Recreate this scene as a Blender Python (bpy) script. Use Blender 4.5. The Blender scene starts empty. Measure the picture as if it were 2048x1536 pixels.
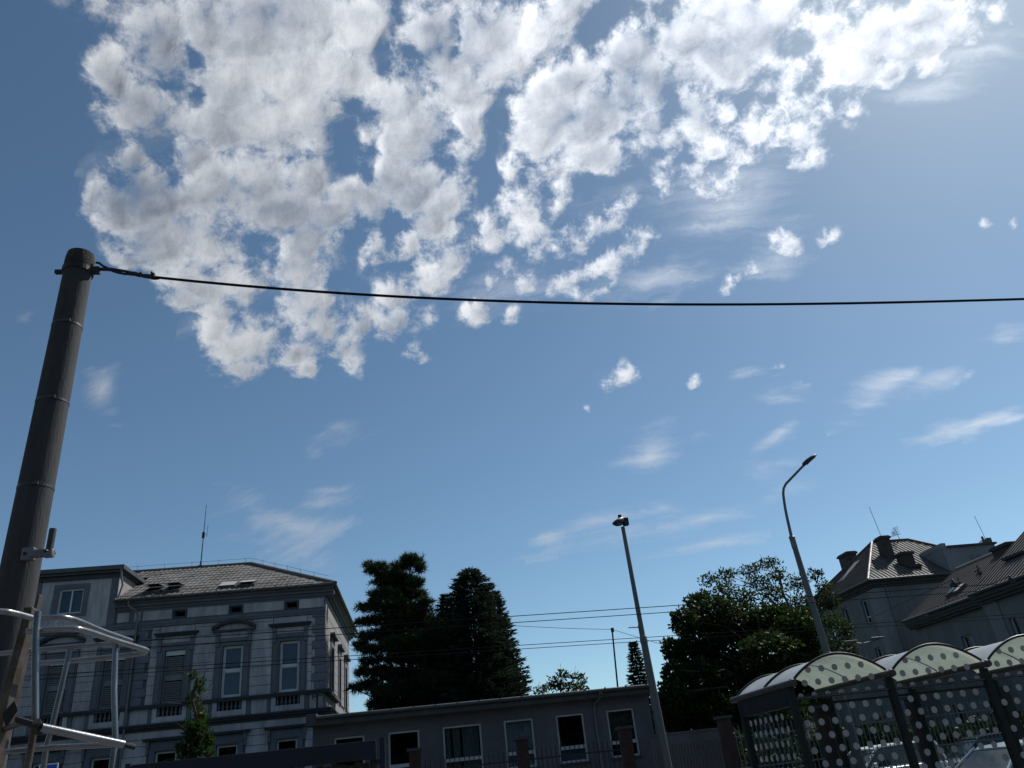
import bpy, math, random
import numpy as np
from mathutils import Vector, Matrix

SC = bpy.context.scene
COL = SC.collection
RAD = math.radians

# ------------------------------------------------------------------ camera
cam_data = bpy.data.cameras.new('camera')
cam = bpy.data.objects.new('camera', cam_data)
COL.objects.link(cam)
cam_data.sensor_width = 36.0
cam_data.lens = 27.05
cam_data.clip_start = 0.05
cam_data.clip_end = 30000.0
PITCH, ROLL, HEADING, EYE = RAD(27.2), RAD(6.4), RAD(8.5), 1.65
_f = Vector((math.sin(HEADING) * math.cos(PITCH), math.cos(HEADING) * math.cos(PITCH), math.sin(PITCH)))
_r0 = Vector((math.cos(HEADING), -math.sin(HEADING), 0))
_u0 = _r0.cross(_f)
_r = _r0 * math.cos(ROLL) - _u0 * math.sin(ROLL)
_u = _r0 * math.sin(ROLL) + _u0 * math.cos(ROLL)
cam.matrix_world = Matrix(((_r.x, _u.x, -_f.x, 0), (_r.y, _u.y, -_f.y, 0), (_r.z, _u.z, -_f.z, EYE), (0, 0, 0, 1)))
SC.camera = cam

# ------------------------------------------------------------------ exposure
SC.view_settings.view_transform = 'Standard'
SC.view_settings.look = 'None'
SC.view_settings.exposure = EXPOSURE = 0.02
SC.view_settings.gamma = 1.0
SC.view_settings.use_curve_mapping = False
SC.cycles.max_bounces = 8
SC.cycles.transparent_max_bounces = 24
SC.cycles.use_denoising = True
SC.cycles.sample_clamp_indirect = 4.0

# ------------------------------------------------------------------ sun
SUN_EL, SUN_AZ = RAD(48.0), RAD(54.5)          # azimuth from +Y towards +X
sun_dir = Vector((math.sin(SUN_AZ) * math.cos(SUN_EL), math.cos(SUN_AZ) * math.cos(SUN_EL), math.sin(SUN_EL)))
sd = bpy.data.lights.new('sun', 'SUN')
sd.energy = 4.8
sd.angle = RAD(0.53)
sd.color = (1.0, 0.968, 0.925)
sun = bpy.data.objects.new('sun', sd)
COL.objects.link(sun)
sun.location = (60, 40, 80)
sun.rotation_euler = (-sun_dir).to_track_quat('-Z', 'Y').to_euler()

# ------------------------------------------------------------------ sky with a broken layer of fair-weather cloud
# patches of broken cloud in the cloud layer: centre east/north and half axes per unit of layer height, turn, thickness
CLOUDS = [
    (-0.3323,0.8056,0.0646,0.04,2.058,1), (-0.3204,0.764,0.0355,0.0244,2.186,0.8), (-0.4207,0.874,0.0556,0.0255,1.99,0.95), (-0.399,0.9328,0.0691,0.0523,2.089,1.05), (-0.2625,0.7628,0.0513,0.0323,1.995,1),
    (-0.2055,0.7697,0.0719,0.0573,2.292,1.1), (-0.127,0.7599,0.0796,0.0636,2.803,1.1), (-0.0496,0.7665,0.0636,0.0531,1.885,1.1), (-0.2451,0.858,0.0786,0.0529,1.981,1.1), (-0.1629,0.8571,0.0885,0.075,2.483,1.15),
    (-0.0861,0.8467,0.0583,0.0513,2.141,1.05), (-0.2943,0.9428,0.0667,0.0553,-2.843,1.2), (-0.2078,0.9425,0.0888,0.0626,2.952,1.2), (-0.1412,0.9212,0.0742,0.0543,1.866,1.1), (-0.1352,1.0036,0.0354,0.0248,1.807,0.85),
    (-0.4512,1.0372,0.0503,0.0211,2.14,0.9), (-0.3517,1.0144,0.0517,0.0398,2.354,1), (-0.4408,1.1247,0.0817,0.0609,2.336,1.05), (-0.509,1.1504,0.0524,0.035,2.187,0.95), (-0.3396,1.1,0.0784,0.0623,2.349,1.1),
    (-0.2483,1.0755,0.0755,0.0633,2.382,1.05), (-0.1615,1.0765,0.0622,0.0502,2.91,1.05), (-0.0767,1.1237,0.0745,0.0565,-2.272,1.05), (-0.2268,1.1557,0.0825,0.0555,3.037,1.1), (-0.1367,1.1716,0.0661,0.0568,2.894,1.05),
    (-0.5595,1.136,0.0368,0.011,1.956,0.85), (-0.4559,1.2378,0.0923,0.0702,2.316,1.05), (-0.5414,1.2898,0.0478,0.0278,2.042,0.9), (-0.3767,1.2554,0.0811,0.054,1.981,0.95), (-0.4241,1.37,0.1013,0.0648,-1.573,1),
    (-0.4831,1.4406,0.0591,0.0344,1.95,0.85), (-0.3479,1.3911,0.0652,0.0446,1.923,0.9), (-0.4121,1.4933,0.0827,0.0497,-1.631,0.95), (-0.1933,1.2451,0.0865,0.0478,1.755,1.05), (-0.227,1.3427,0.0792,0.0599,1.867,1),
    (-0.2325,1.453,0.0981,0.0586,1.763,1), (-0.2244,1.5562,0.1301,0.0474,1.712,1), (-0.3869,1.6355,0.0997,0.0782,1.993,1.08), (-0.4445,1.5863,0.0897,0.038,1.837,0.95), (-0.3216,1.5942,0.09,0.0338,1.762,0.9),
    (-0.4207,1.7428,0.065,0.0471,1.917,0.9), (-0.443,1.8205,0.0387,0.0196,1.818,0.64), (-0.2541,1.7826,0.0427,0.0325,1.767,0.8), (-0.1674,1.6747,0.0891,0.0395,1.838,0.82), (-0.134,1.7926,0.0593,0.0334,1.647,0.8),
    (-0.263,1.6678,0.0842,0.0355,1.727,0.9), (-0.0036,0.8946,0.0462,0.0435,2.017,1), (0.0105,0.9694,0.0846,0.0633,1.63,1.12), (-0.0095,1.0526,0.069,0.0532,1.65,1.05), (0.0348,1.0916,0.0661,0.0551,1.572,1.05),
    (0.0964,1.1474,0.0712,0.0403,1.521,1.02), (0.0634,1.2054,0.0759,0.0444,1.546,1.02), (0.0858,1.3368,0.0677,0.0421,1.561,1), (0.0541,1.3991,0.0526,0.0416,1.492,0.92), (0.0079,1.2667,0.062,0.0254,1.799,0.85),
    (-0.0483,1.2813,0.0718,0.0229,1.809,0.8), (0.0376,0.7647,0.0464,0.0402,1.67,1.05), (0.0678,0.8167,0.0589,0.05,-2.05,1.05), (0.1085,0.8685,0.0615,0.0437,-2.833,1.1), (0.1269,0.7713,0.064,0.0558,-3.033,1.1),
    (0.1685,0.8152,0.0572,0.0531,0.823,1.05), (0.2172,0.7652,0.0472,0.0418,-2.656,1.05), (0.2433,0.7351,0.0454,0.0327,-3.019,1), (0.1249,0.9525,0.0502,0.0273,1.499,0.95), (0.1154,1.0286,0.0616,0.0233,1.52,0.82),
    (0.175,1.2313,0.0654,0.0228,1.579,0.817), (-0.0298,1.453,0.0552,0.0356,1.604,0.95), (-0.0167,1.5686,0.0619,0.0531,1.523,0.95), (-0.115,1.5518,0.0606,0.0276,1.655,0.85), (0.1623,1.5614,0.0505,0.0374,1.695,0.9),
    (0.01,1.7379,0.0414,0.023,1.561,0.656), (0.1781,1.4333,0.0278,0.0224,1.288,0.645), (0.2495,1.5845,0.038,0.0208,1.689,0.645), (0.2564,0.9031,0.0717,0.0609,0.987,1.12), (0.3266,0.9352,0.0689,0.0468,1.216,1.08),
    (0.2402,0.9751,0.0544,0.0469,0.992,1.05), (0.2842,0.842,0.0578,0.0385,-3.024,1), (0.3422,1.0173,0.0695,0.0324,-2.833,0.9), (0.2719,1.042,0.0423,0.0277,-3.02,0.88), (0.1997,1.0607,0.052,0.0277,1.435,0.817),
    (0.2328,1.1497,0.0728,0.0371,1.417,0.817), (0.2523,1.2333,0.0549,0.0348,1.359,0.774), (0.2874,1.1507,0.0625,0.02,1.772,0.731), (0.2893,1.3176,0.0389,0.0275,1.696,0.731), (0.2818,1.438,0.0453,0.0311,2.073,0.731),
    (0.2196,1.3873,0.0415,0.02,1.442,0.6192), (0.3762,0.8119,0.0542,0.035,1.157,1.08), (0.3784,0.8916,0.0546,0.0291,1.251,0.84), (0.4136,0.8603,0.0737,0.0327,1.251,0.84), (0.4301,0.9576,0.0487,0.0294,1.165,0.7728),
    (0.4732,0.9811,0.0343,0.0253,1.183,0.6888), (0.4471,0.7739,0.0586,0.0442,-2.544,1.15), (0.5134,0.8003,0.0512,0.0447,-2.963,1.1), (0.5425,0.7454,0.0687,0.0449,-2.831,1.12), (0.5854,0.7314,0.0511,0.0337,0.742,1.05),
    (0.4886,0.7294,0.0566,0.0328,-2.987,1.1), (0.4773,0.8445,0.0439,0.0271,-2.953,0.798), (0.5082,0.9289,0.0499,0.0343,0.925,0.882), (0.5687,0.9995,0.0553,0.039,-2.643,0.8568), (0.6202,0.9457,0.0481,0.0309,0.864,0.8568),
    (0.5616,0.9119,0.0379,0.0232,-2.908,0.714), (0.6782,0.9057,0.0464,0.0298,-2.719,0.798), (0.7083,0.9632,0.0538,0.035,-2.609,0.882), (0.7487,0.9165,0.038,0.022,0.821,0.798), (0.7971,0.9277,0.0403,0.0181,0.956,0.85),
    (0.6349,0.8579,0.0323,0.0273,-3.139,0.7392), (0.6202,0.813,0.0521,0.0192,-3.091,0.78), (0.6461,1.038,0.0326,0.0223,-2.532,0.6888), (0.56,1.0772,0.055,0.0298,-2.333,0.688), (0.7599,1.0453,0.0416,0.0323,0.643,0.672),
    (0.6253,1.1199,0.0496,0.0407,1.381,0.6364), (0.502,1.0834,0.0592,0.0258,1.439,0.6192), (0.7403,0.826,0.0617,0.038,-2.503,1.12), (0.7486,0.7589,0.069,0.0403,0.704,1.15), (0.8159,0.7857,0.0641,0.0375,-2.626,1.12),
    (0.8065,0.7264,0.0658,0.0293,-3.006,1.1), (0.6604,0.7517,0.0407,0.0229,1.174,0.95), (0.814,0.8455,0.0412,0.0238,-2.768,1), (0.887,0.8291,0.024,0.0225,0.517,0.95), (0.877,0.7564,0.0315,0.0252,2.915,0.95),
    (0.918,0.7649,0.0177,0.013,0.595,0.68), (0.8653,0.7119,0.0388,0.0134,-3.075,0.95), (0.9377,0.7234,0.0225,0.0182,0.896,0.88), (0.971,0.7452,0.0172,0.009,-2.711,0.56), (0.3951,1.2131,0.072,0.0285,2.09,0.7912),
    (0.3482,1.2767,0.0593,0.0302,1.567,0.731), (0.4565,1.3502,0.0857,0.0457,2.232,0.688), (0.4687,1.2803,0.046,0.027,1.479,0.645), (0.3607,1.4218,0.0532,0.0271,2.506,0.645), (0.4253,1.4545,0.0463,0.0252,2.889,0.602),
    (0.8196,1.3082,0.0493,0.027,1.018,0.7396), (0.7931,1.391,0.035,0.0176,1.041,0.6192), (0.923,1.2761,0.0253,0.0199,1.576,0.731), (0.7556,1.4389,0.0237,0.0151,0.871,0.645), (0.7514,1.4801,0.0245,0.0155,0.896,0.5848),
    (0.6019,1.9041,0.0658,0.0275,1.367,0.774), (0.5809,1.9579,0.0462,0.0117,1.338,0.645), (0.8385,1.9754,0.0336,0.0249,1.529,0.7568), (1.0584,1.8766,0.0302,0.0177,0.793,0.602), (0.5294,2.0851,0.0256,0.0122,1.299,0.5848),
    (1.2944,1.2424,0.0238,0.0109,0.706,0.6192), (1.3345,1.2348,0.0166,0.0072,0.715,0.5848), (-0.3054,0.6474,0.1063,0.0732,2.713,1), (-0.1405,0.6286,0.1148,0.071,2.978,1.1), (0.0454,0.6288,0.0921,0.0741,3.039,1),
    (0.227,0.6295,0.083,0.0619,-3.02,1.05), (0.4202,0.616,0.1093,0.0679,-2.979,1.05), (0.633,0.6016,0.12,0.071,-2.848,1.1), (0.8144,0.5881,0.104,0.0555,-2.81,0.9), (-0.0418,0.5121,0.116,0.0481,3.067,1.1),
    (0.1934,0.4903,0.1322,0.059,3.118,1), (0.439,0.4787,0.099,0.063,-2.927,0.95), (-0.2918,0.5133,0.0836,0.0559,2.676,0.9), (0.6932,0.461,0.1216,0.0434,-3.099,0.9), (1.561,-1.052,0.083,0.042,1.7,0.89),
    (-1.711,1.035,0.124,0.071,0.33,0.86), (-1.391,0.411,0.09,0.056,1.94,1.02), (-3.887,-0.045,0.319,0.224,0.55,0.94), (1.365,0.012,0.056,0.035,2.19,0.89), (-2.101,-0.835,0.168,0.095,0.95,1.04),
    (1.73,0.347,0.162,0.123,2.17,0.84), (-0.948,-0.889,0.099,0.063,2.32,0.9), (-0.094,-0.262,0.105,0.064,1.8,1.06), (0.244,-0.031,0.037,0.029,2.78,1.09), (-3.95,-2.172,0.232,0.13,2.02,1.06),
    (-0.544,0.027,0.143,0.088,0.78,0.98), (2.361,-0.67,0.116,0.095,1.12,0.89), (0.195,-0.004,0.043,0.022,2.29,0.98), (-0.577,0.289,0.08,0.041,2.59,0.89), (-0.489,0.315,0.068,0.045,0.11,0.93),
    (1.13,-0.849,0.088,0.045,0.79,0.96), (-2.679,-0.975,0.098,0.085,1.75,1.1), (0.082,-0.27,0.084,0.045,0.65,1.06), (-2.51,0.44,0.268,0.203,2.53,0.96), (-1.901,-2.085,0.327,0.173,3.01,1.09),
    (-1.561,-1.53,0.237,0.144,2.65,1.06), (-1.63,-1.361,0.267,0.157,0.01,1.08), (3.481,1.159,0.368,0.265,2.72,0.86), (-0.96,-0.918,0.204,0.138,0.24,1.01), (0.71,-0.063,0.047,0.025,2.73,1.07),
    (2.651,-2.973,0.231,0.188,0.96,0.87), (-0.011,-0.211,0.121,0.099,1.13,1.1), (0.12,-0.49,0.111,0.097,1.48,0.84), (-0.355,-0.99,0.097,0.082,0.8,1.09), (-0.456,-1.532,0.155,0.11,1.27,0.89),
    (1.328,-0.841,0.18,0.134,0.97,1.07), (0.081,-2.665,0.231,0.156,0.44,1.03), (0.252,-0.509,0.111,0.085,1.93,0.89), (-1.429,0.5,0.072,0.054,2.8,0.9), (0.65,-1.454,0.154,0.123,0.27,0.91),
    (-3.195,-0.59,0.277,0.249,0.24,1.08), (-1.383,0.808,0.171,0.143,0.94,1.08), (0.181,-0.63,0.079,0.047,1.01,0.99), (-1.964,1.259,0.292,0.182,1.36,0.98), (1.713,-1.317,0.158,0.103,0.09,0.95),
    (0.117,-1.752,0.177,0.111,0.28,0.88), (0.217,-0.129,0.048,0.028,0.93,1.08), (1.589,-0.482,0.065,0.039,2.33,0.86), (-2.615,1.034,0.238,0.179,0.53,0.84), (0.426,-1.712,0.17,0.132,2.24,0.97),
    (-0.16,-1.385,0.141,0.092,0.51,1.07), (-0.441,-2.641,0.162,0.106,1.31,0.81), (-2.337,0.184,0.094,0.051,1.89,0.8), (2.028,-1.31,0.279,0.19,2.27,1.06), (-0.395,-0.341,0.135,0.099,0.33,0.99),
    (-1.682,0.381,0.175,0.09,1.96,0.88), (-2.659,0.006,0.233,0.148,2.59,1.07), (-0.298,0.044,0.096,0.068,3.06,0.91), (0.501,0.021,0.042,0.033,1.04,0.98), (1.175,-0.226,0.063,0.037,0.85,1.09),
    (-0.202,0.028,0.053,0.032,2.29,0.9), (-1.527,0.861,0.07,0.046,3.02,1.03), (-1.22,0.026,0.163,0.11,0.54,0.81), (-2.768,0.337,0.323,0.281,1.27,1.03), (3.436,-1.818,0.189,0.116,2.83,0.84),
    (-1.8,-0.775,0.192,0.15,2.9,0.88), (1.323,-0.742,0.06,0.043,0.63,0.83), (-0.266,-1.44,0.108,0.079,2.05,1.07), (0.341,0.022,0.114,0.093,2.1,0.88), (-0.734,-1.38,0.235,0.133,2.34,0.81),
    (1.624,0.255,0.184,0.111,2.86,1), (-0.116,-1.459,0.14,0.1,1.68,0.91), (-0.314,-0.158,0.054,0.035,0.92,0.91),
]
# clear gaps
GAPS = [
    (-0.316,0.912,0.0358,0.0159,1.972,0.675), (-0.3871,0.9972,0.0213,0.0142,2.099,0.675), (-0.3955,1.0556,0.0227,0.0138,2.015,0.63), (-0.2876,0.8223,0.027,0.0151,1.53,0.63), (-0.0888,1.0519,0.0416,0.0273,1.799,0.72),
    (-0.047,1.0157,0.0573,0.0127,1.755,0.63), (-0.0186,0.7958,0.0339,0.012,1.769,0.765), (-0.0826,0.9807,0.041,0.0185,1.68,0.54), (0.0186,0.7996,0.027,0.0105,1.161,0.72), (0.0855,0.7637,0.0404,0.0088,1.693,0.675),
    (0.1779,0.9195,0.0502,0.0141,1.675,0.765), (0.1688,1.0799,0.094,0.0112,1.593,0.72), (0.3039,0.7548,0.026,0.0202,-2.582,0.81), (0.3281,0.7415,0.0278,0.0165,1.244,0.63), (-0.1819,1.0366,0.0141,0.0114,2.864,0.495),
    (0.2261,0.8331,0.0178,0.0122,2.397,0.45), (-0.0536,0.926,0.0315,0.0154,1.302,0.45), (-0.2245,1.2288,0.0173,0.007,1.75,0.54), (-0.3527,1.233,0.0276,0.0121,3.12,0.36), (-0.2637,1.2909,0.0523,0.0116,1.932,0.495),
    (-0.0044,1.1742,0.0349,0.0142,1.604,0.54), (0.627,0.789,0.029,0.0194,1.208,0.54), (0.4479,0.8911,0.0397,0.0112,1.273,0.54), (-0.2998,1.4692,0.0956,0.0204,1.831,0.63), (0.0448,0.8356,0.0416,0.0087,0.971,0.45),
    (0.1865,1.0167,0.0392,0.008,1.478,0.54), (-0.0949,0.7885,0.0058,0.0051,2.284,0.27), (0.6138,0.7222,0.0197,0.0086,1.361,0.63), (0.8986,0.8038,0.0153,0.0144,2.697,0.45), (0.8253,0.7574,0.0137,0.0068,-2.93,0.36),
    (-0.3867,1.5254,0.0208,0.0169,2.126,0.54), (-0.17,1.4759,0.0722,0.0097,1.681,0.45), (0.7305,0.5183,0.0961,0.0546,-2.636,2.2),
]
# thin veils of high cloud
VEILS = [
    (-0.7824,1.8447,0.086,0.0296,1.942,0.62), (-0.8039,1.9906,0.0457,0.0288,2.05,0.55), (-0.8305,2.069,0.0446,0.0295,3.088,0.6), (-0.8188,1.5207,0.0581,0.021,1.878,0.4), (-0.78,1.7389,0.0369,0.0171,1.998,0.4),
    (-0.5851,2.8922,0.1893,0.0753,1.622,0.66), (-0.5147,3.0311,0.1784,0.1148,-2.394,0.55), (-0.3346,2.6625,0.1047,0.0506,3.137,0.58), (-0.3224,2.788,0.0908,0.0444,2.69,0.52), (-0.4592,3.699,0.3576,0.1264,1.667,0.5),
    (-0.6706,2.5548,0.0533,0.0499,2.356,0.5), (-0.1988,2.1445,0.1022,0.0602,1.37,0.45), (-0.2939,2.3242,0.0778,0.0259,1.615,0.42), (-0.2374,2.2326,0.0615,0.0599,1.021,0.4), (-0.7194,3.1874,0.0778,0.0551,-2.876,0.4),
    (0.8339,2.4586,0.1778,0.085,1.487,0.66), (0.7945,2.5221,0.1302,0.0585,2.513,0.5), (0.6387,3.5363,0.1148,0.0978,1.079,0.75), (0.8266,3.3224,0.2973,0.1688,1.967,0.55), (1.0539,3.1244,0.3302,0.1339,-2.068,0.45),
    (1.3092,3.3516,0.2277,0.1189,2.755,0.62), (0.9777,3.4706,0.2131,0.1202,2.714,0.5), (1.4864,3.8969,0.1824,0.0881,2.712,0.5), (1.5287,3.051,0.1377,0.1099,1.915,0.45), (1.3661,2.7595,0.1185,0.0738,3.031,0.45),
    (1.2619,2.3611,0.1265,0.0296,1.611,0.5), (1.5024,1.9605,0.1294,0.0725,1.684,0.6), (1.5351,1.9313,0.0717,0.0278,1.874,0.62), (1.67,1.9586,0.1156,0.0908,1.618,0.55), (1.7636,1.9829,0.075,0.0203,1.995,0.65),
    (1.6882,2.0963,0.0237,0.0171,1.128,0.62), (1.5224,2.116,0.1404,0.0673,1.633,0.4), (2.0751,2.3945,0.1145,0.053,2.249,0.78), (2.1912,2.3863,0.1022,0.0342,2.842,0.7), (2.0098,2.4176,0.0902,0.0415,-2.603,0.6),
    (1.1431,2.0783,0.0638,0.0536,-2.962,0.42), (1.7473,1.7827,0.078,0.0497,0.871,0.4), (0.9812,1.9157,0.0325,0.0201,2.28,0.5), (0.9829,2.3476,0.0583,0.0356,1.375,0.4), (0.6488,1.1569,0.1146,0.0923,1.828,0.5),
    (0.5636,1.4306,0.1449,0.0801,2.287,0.42), (0.8555,1.3646,0.111,0.0633,1.083,0.5), (0.943,0.844,0.1142,0.0548,2.09,0.4), (0.1881,1.4143,0.1368,0.0952,-2.988,0.4), (0.6367,1.5172,0.0727,0.0368,2.479,0.4),
    (0.8179,5.9593,0.2477,0.1335,1.099,0.4),
]
world = bpy.data.worlds.new('World')
SC.world = world
world.use_nodes = True
world.cycles.sampling_method = 'MANUAL'
world.cycles.sample_map_resolution = 512


class Nodes:
    """Small helper that adds nodes to a tree and wires plain values or sockets."""
    def __init__(self, tree):
        self.t = tree

    def new(self, kind, **props):
        n = self.t.nodes.new(kind)
        for k, v in props.items():
            setattr(n, k, v)
        return n

    def put(self, sock, v):
        if isinstance(v, bpy.types.NodeSocket):
            self.t.links.new(v, sock)
        elif v is not None:
            sock.default_value = v

    def math(self, op, a, b=None, c=None, clamp=False):
        n = self.new('ShaderNodeMath', operation=op)
        n.use_clamp = clamp
        for i, v in enumerate((a, b, c)):
            self.put(n.inputs[i], v)
        return n.outputs[0]

    def vec(self, op, a, b=None, scale=None):
        n = self.new('ShaderNodeVectorMath', operation=op)
        self.put(n.inputs[0], a)
        self.put(n.inputs[1], b)
        if scale is not None:
            self.put(n.inputs['Scale'], scale)
        return n.outputs['Value'] if op in ('LENGTH', 'DOT_PRODUCT') else n.outputs['Vector']

    def noise(self, v, scale, detail=2.0, rough=0.5, dist=0.0, lac=2.0, out='Fac'):
        n = self.new('ShaderNodeTexNoise')
        n.noise_dimensions = '3D'
        self.put(n.inputs['Vector'], v)
        for k, x in (('Scale', scale), ('Detail', detail), ('Roughness', rough), ('Lacunarity', lac), ('Distortion', dist)):
            self.put(n.inputs[k], x)
        return n.outputs[0] if out == 'Fac' else n.outputs[1]

    def ramp(self, v, a, b, lo=0.0, hi=1.0, smooth=True):
        n = self.new('ShaderNodeMapRange')
        n.interpolation_type = 'SMOOTHSTEP' if smooth else 'LINEAR'
        for i, x in enumerate((v, a, b, lo, hi)):
            self.put(n.inputs[i], x)
        return n.outputs[0]

    def mix(self, f, a, b, blend='MIX'):
        n = self.new('ShaderNodeMix', data_type='RGBA')
        n.blend_type = blend
        self.put(n.inputs[0], f)
        self.put(n.inputs[6], a)
        self.put(n.inputs[7], b)
        return n.outputs[2]

    def mapping(self, v, loc=(0, 0, 0), rot=(0, 0, 0), scale=(1, 1, 1), kind='TEXTURE'):
        n = self.new('ShaderNodeMapping', vector_type=kind)
        self.put(n.inputs[0], v)
        n.inputs[1].default_value = loc
        n.inputs[2].default_value = rot
        n.inputs[3].default_value = scale
        return n.outputs[0]


def build_sky():
    t = world.node_tree
    t.nodes.clear()
    N = Nodes(t)
    out = N.new('ShaderNodeOutputWorld')
    bg = N.new('ShaderNodeBackground')
    bg.inputs['Strength'].default_value = SKY_STRENGTH
    t.links.new(bg.outputs[0], out.inputs[0])
    sky = N.new('ShaderNodeTexSky')
    sky.sky_type = 'NISHITA'
    sky.sun_disc = False
    sky.sun_elevation = SUN_EL
    sky.sun_rotation = SUN_AZ
    sky.altitude = 250.0
    sky.air_density = 0.8
    sky.dust_density = 0.42
    sky.ozone_density = 3.8
    t.links.new(N.mix(1.0, sky.outputs[0], (0.99, 1.09, 0.98, 1), 'MULTIPLY'), bg.inputs['Color'])


SKY_STRENGTH = 0.10
build_sky()


def cloud_material():
    m = bpy.data.materials.new('cloud')
    m.use_nodes = True
    t = m.node_tree
    t.nodes.clear()
    N = Nodes(t)
    out = N.new('ShaderNodeOutputMaterial')
    q = N.vec('SCALE', N.new('ShaderNodeTexCoord').outputs['Object'], scale=1.0 / CLOUD_H)
    q = N.vec('MULTIPLY', q, (1.0, 1.0, 0.0))
    # puffs have depth: their detail is laid out evenly over the sky's dome, not squashed into the layer's plane
    rr = N.math('SQRT', N.math('ADD', N.vec('DOT_PRODUCT', q, q), 1.0))
    q = N.vec('SCALE', q, scale=N.math('DIVIDE', 1.0, N.math('ADD', rr, 1.0)))
    body = N.new('ShaderNodeAttribute', attribute_name='body').outputs['Fac']
    veil = N.new('ShaderNodeAttribute', attribute_name='veil').outputs['Fac']
    w1 = N.vec('SUBTRACT', N.noise(q, 52.0, 3.0, 0.6, out='Color'), (0.5, 0.5, 0.5))
    qd = N.vec('ADD', q, N.vec('SCALE', w1, scale=0.011))
    fb = N.noise(qd, 50.0, 10.0, 0.68)

    def puffs(v, scale, smooth):
        n = N.new('ShaderNodeTexVoronoi', feature='F1')
        N.put(n.inputs['Vector'], v)
        n.inputs['Scale'].default_value = scale
        return N.math('SUBTRACT', 0.5, n.outputs['Distance'])
    bil = N.math('ADD', N.math('MULTIPLY', puffs(qd, 34.0, 0.6), 0.50), N.math('MULTIPLY', puffs(qd, 85.0, 0.5), 0.36))
    inner = N.ramp(body, 0.45, 1.05, 2.6, 1.35)
    dens = N.math('ADD', N.math('MULTIPLY', body, 1.12), N.math('MULTIPLY', N.math('SUBTRACT', fb, 0.5), inner))
    dens = N.math('ADD', dens, bil)
    cover = N.math('MULTIPLY', N.ramp(dens, 0.12, 0.98), 0.985)
    cover = N.math('MULTIPLY', cover, N.ramp(body, 0.05, 0.35))
    qs = N.mapping(N.vec('ADD', q, N.vec('SCALE', w1, scale=0.014)), (0, 0, 0), (0, 0, RAD(-16)), (6.5, 0.75, 1.0))
    st = N.noise(qs, 15.0, 8.0, 0.62)
    veil = N.math('ADD', veil, N.math('MULTIPLY_ADD', st, 2.3, -1.18))
    veil = N.math('MULTIPLY', N.ramp(veil, 0.10, 1.05), 0.72)
    cover = N.math('MAXIMUM', cover, veil)
    # optical depth: thin rims let the sun through, thick middles turn grey
    lump = N.noise(q, 8.5, 7.0, 0.56)
    broad = N.math('MINIMUM', body, 0.80)
    soft = N.math('ADD', broad, N.math('ADD', N.math('MULTIPLY_ADD', fb, 0.55, -0.275), N.math('MULTIPLY', bil, 0.18)))
    thick = N.ramp(N.math('ADD', soft, N.math('MULTIPLY_ADD', lump, 1.7, -0.85)), 0.44, 1.20)
    col = N.mix(thick, (0.98, 0.98, 0.98, 1), (0.275, 0.325, 0.40, 1))
    # colour is raised near the sun, standing in for droplets scattering light forwards
    view = N.new('ShaderNodeNewGeometry').outputs['Incoming']
    fwd = N.math('MAXIMUM', N.math('MULTIPLY', N.vec('DOT_PRODUCT', view, tuple(sun_dir)), -1.0), 0.0)
    col = N.vec('SCALE', col, scale=N.math('MULTIPLY_ADD', N.math('POWER', fwd, 5.0), 0.62, 0.43))
    bump = N.new('ShaderNodeBump')
    bump.inputs['Strength'].default_value = 1.0
    bump.inputs['Distance'].default_value = 14.0
    N.put(bump.inputs['Height'], N.math('MULTIPLY', N.math('ADD', N.math('MULTIPLY', broad, 0.6), N.math('ADD', N.math('MULTIPLY', lump, 1.2), N.math('MULTIPLY', bil, 0.45))), -1.0))
    tr = N.new('ShaderNodeBsdfTranslucent')
    N.put(tr.inputs['Color'], col)
    N.put(tr.inputs['Normal'], bump.outputs[0])
    tp = N.new('ShaderNodeBsdfTransparent')
    fin = N.new('ShaderNodeMixShader')
    N.put(fin.inputs[0], cover)
    t.links.new(tp.outputs[0], fin.inputs[1])
    t.links.new(tr.outputs[0], fin.inputs[2])
    t.links.new(fin.outputs[0], out.inputs[0])
    return m


def value_noise(x, y, seed):
    def h(ix, iy):
        v = np.sin(ix * 127.1 + iy * 311.7 + seed * 74.7) * 43758.5453
        return v - np.floor(v)
    ix, iy = np.floor(x), np.floor(y)
    fx, fy = x - ix, y - iy
    fx, fy = fx * fx * (3 - 2 * fx), fy * fy * (3 - 2 * fy)
    a, b, c, d = h(ix, iy), h(ix + 1, iy), h(ix, iy + 1), h(ix + 1, iy + 1)
    return a + (b - a) * fx + (c - a) * fy + (a - b - c + d) * fx * fy


def fbm(x, y, seed, octaves=4):
    s, a, t = 0.0, 0.5, 0.0
    for o in range(octaves):
        s = s + a * value_noise(x * 2 ** o, y * 2 ** o, seed + o)
        t += a
        a *= 0.55
    return s / t - 0.5


CLOUD_H = 1500.0


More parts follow.
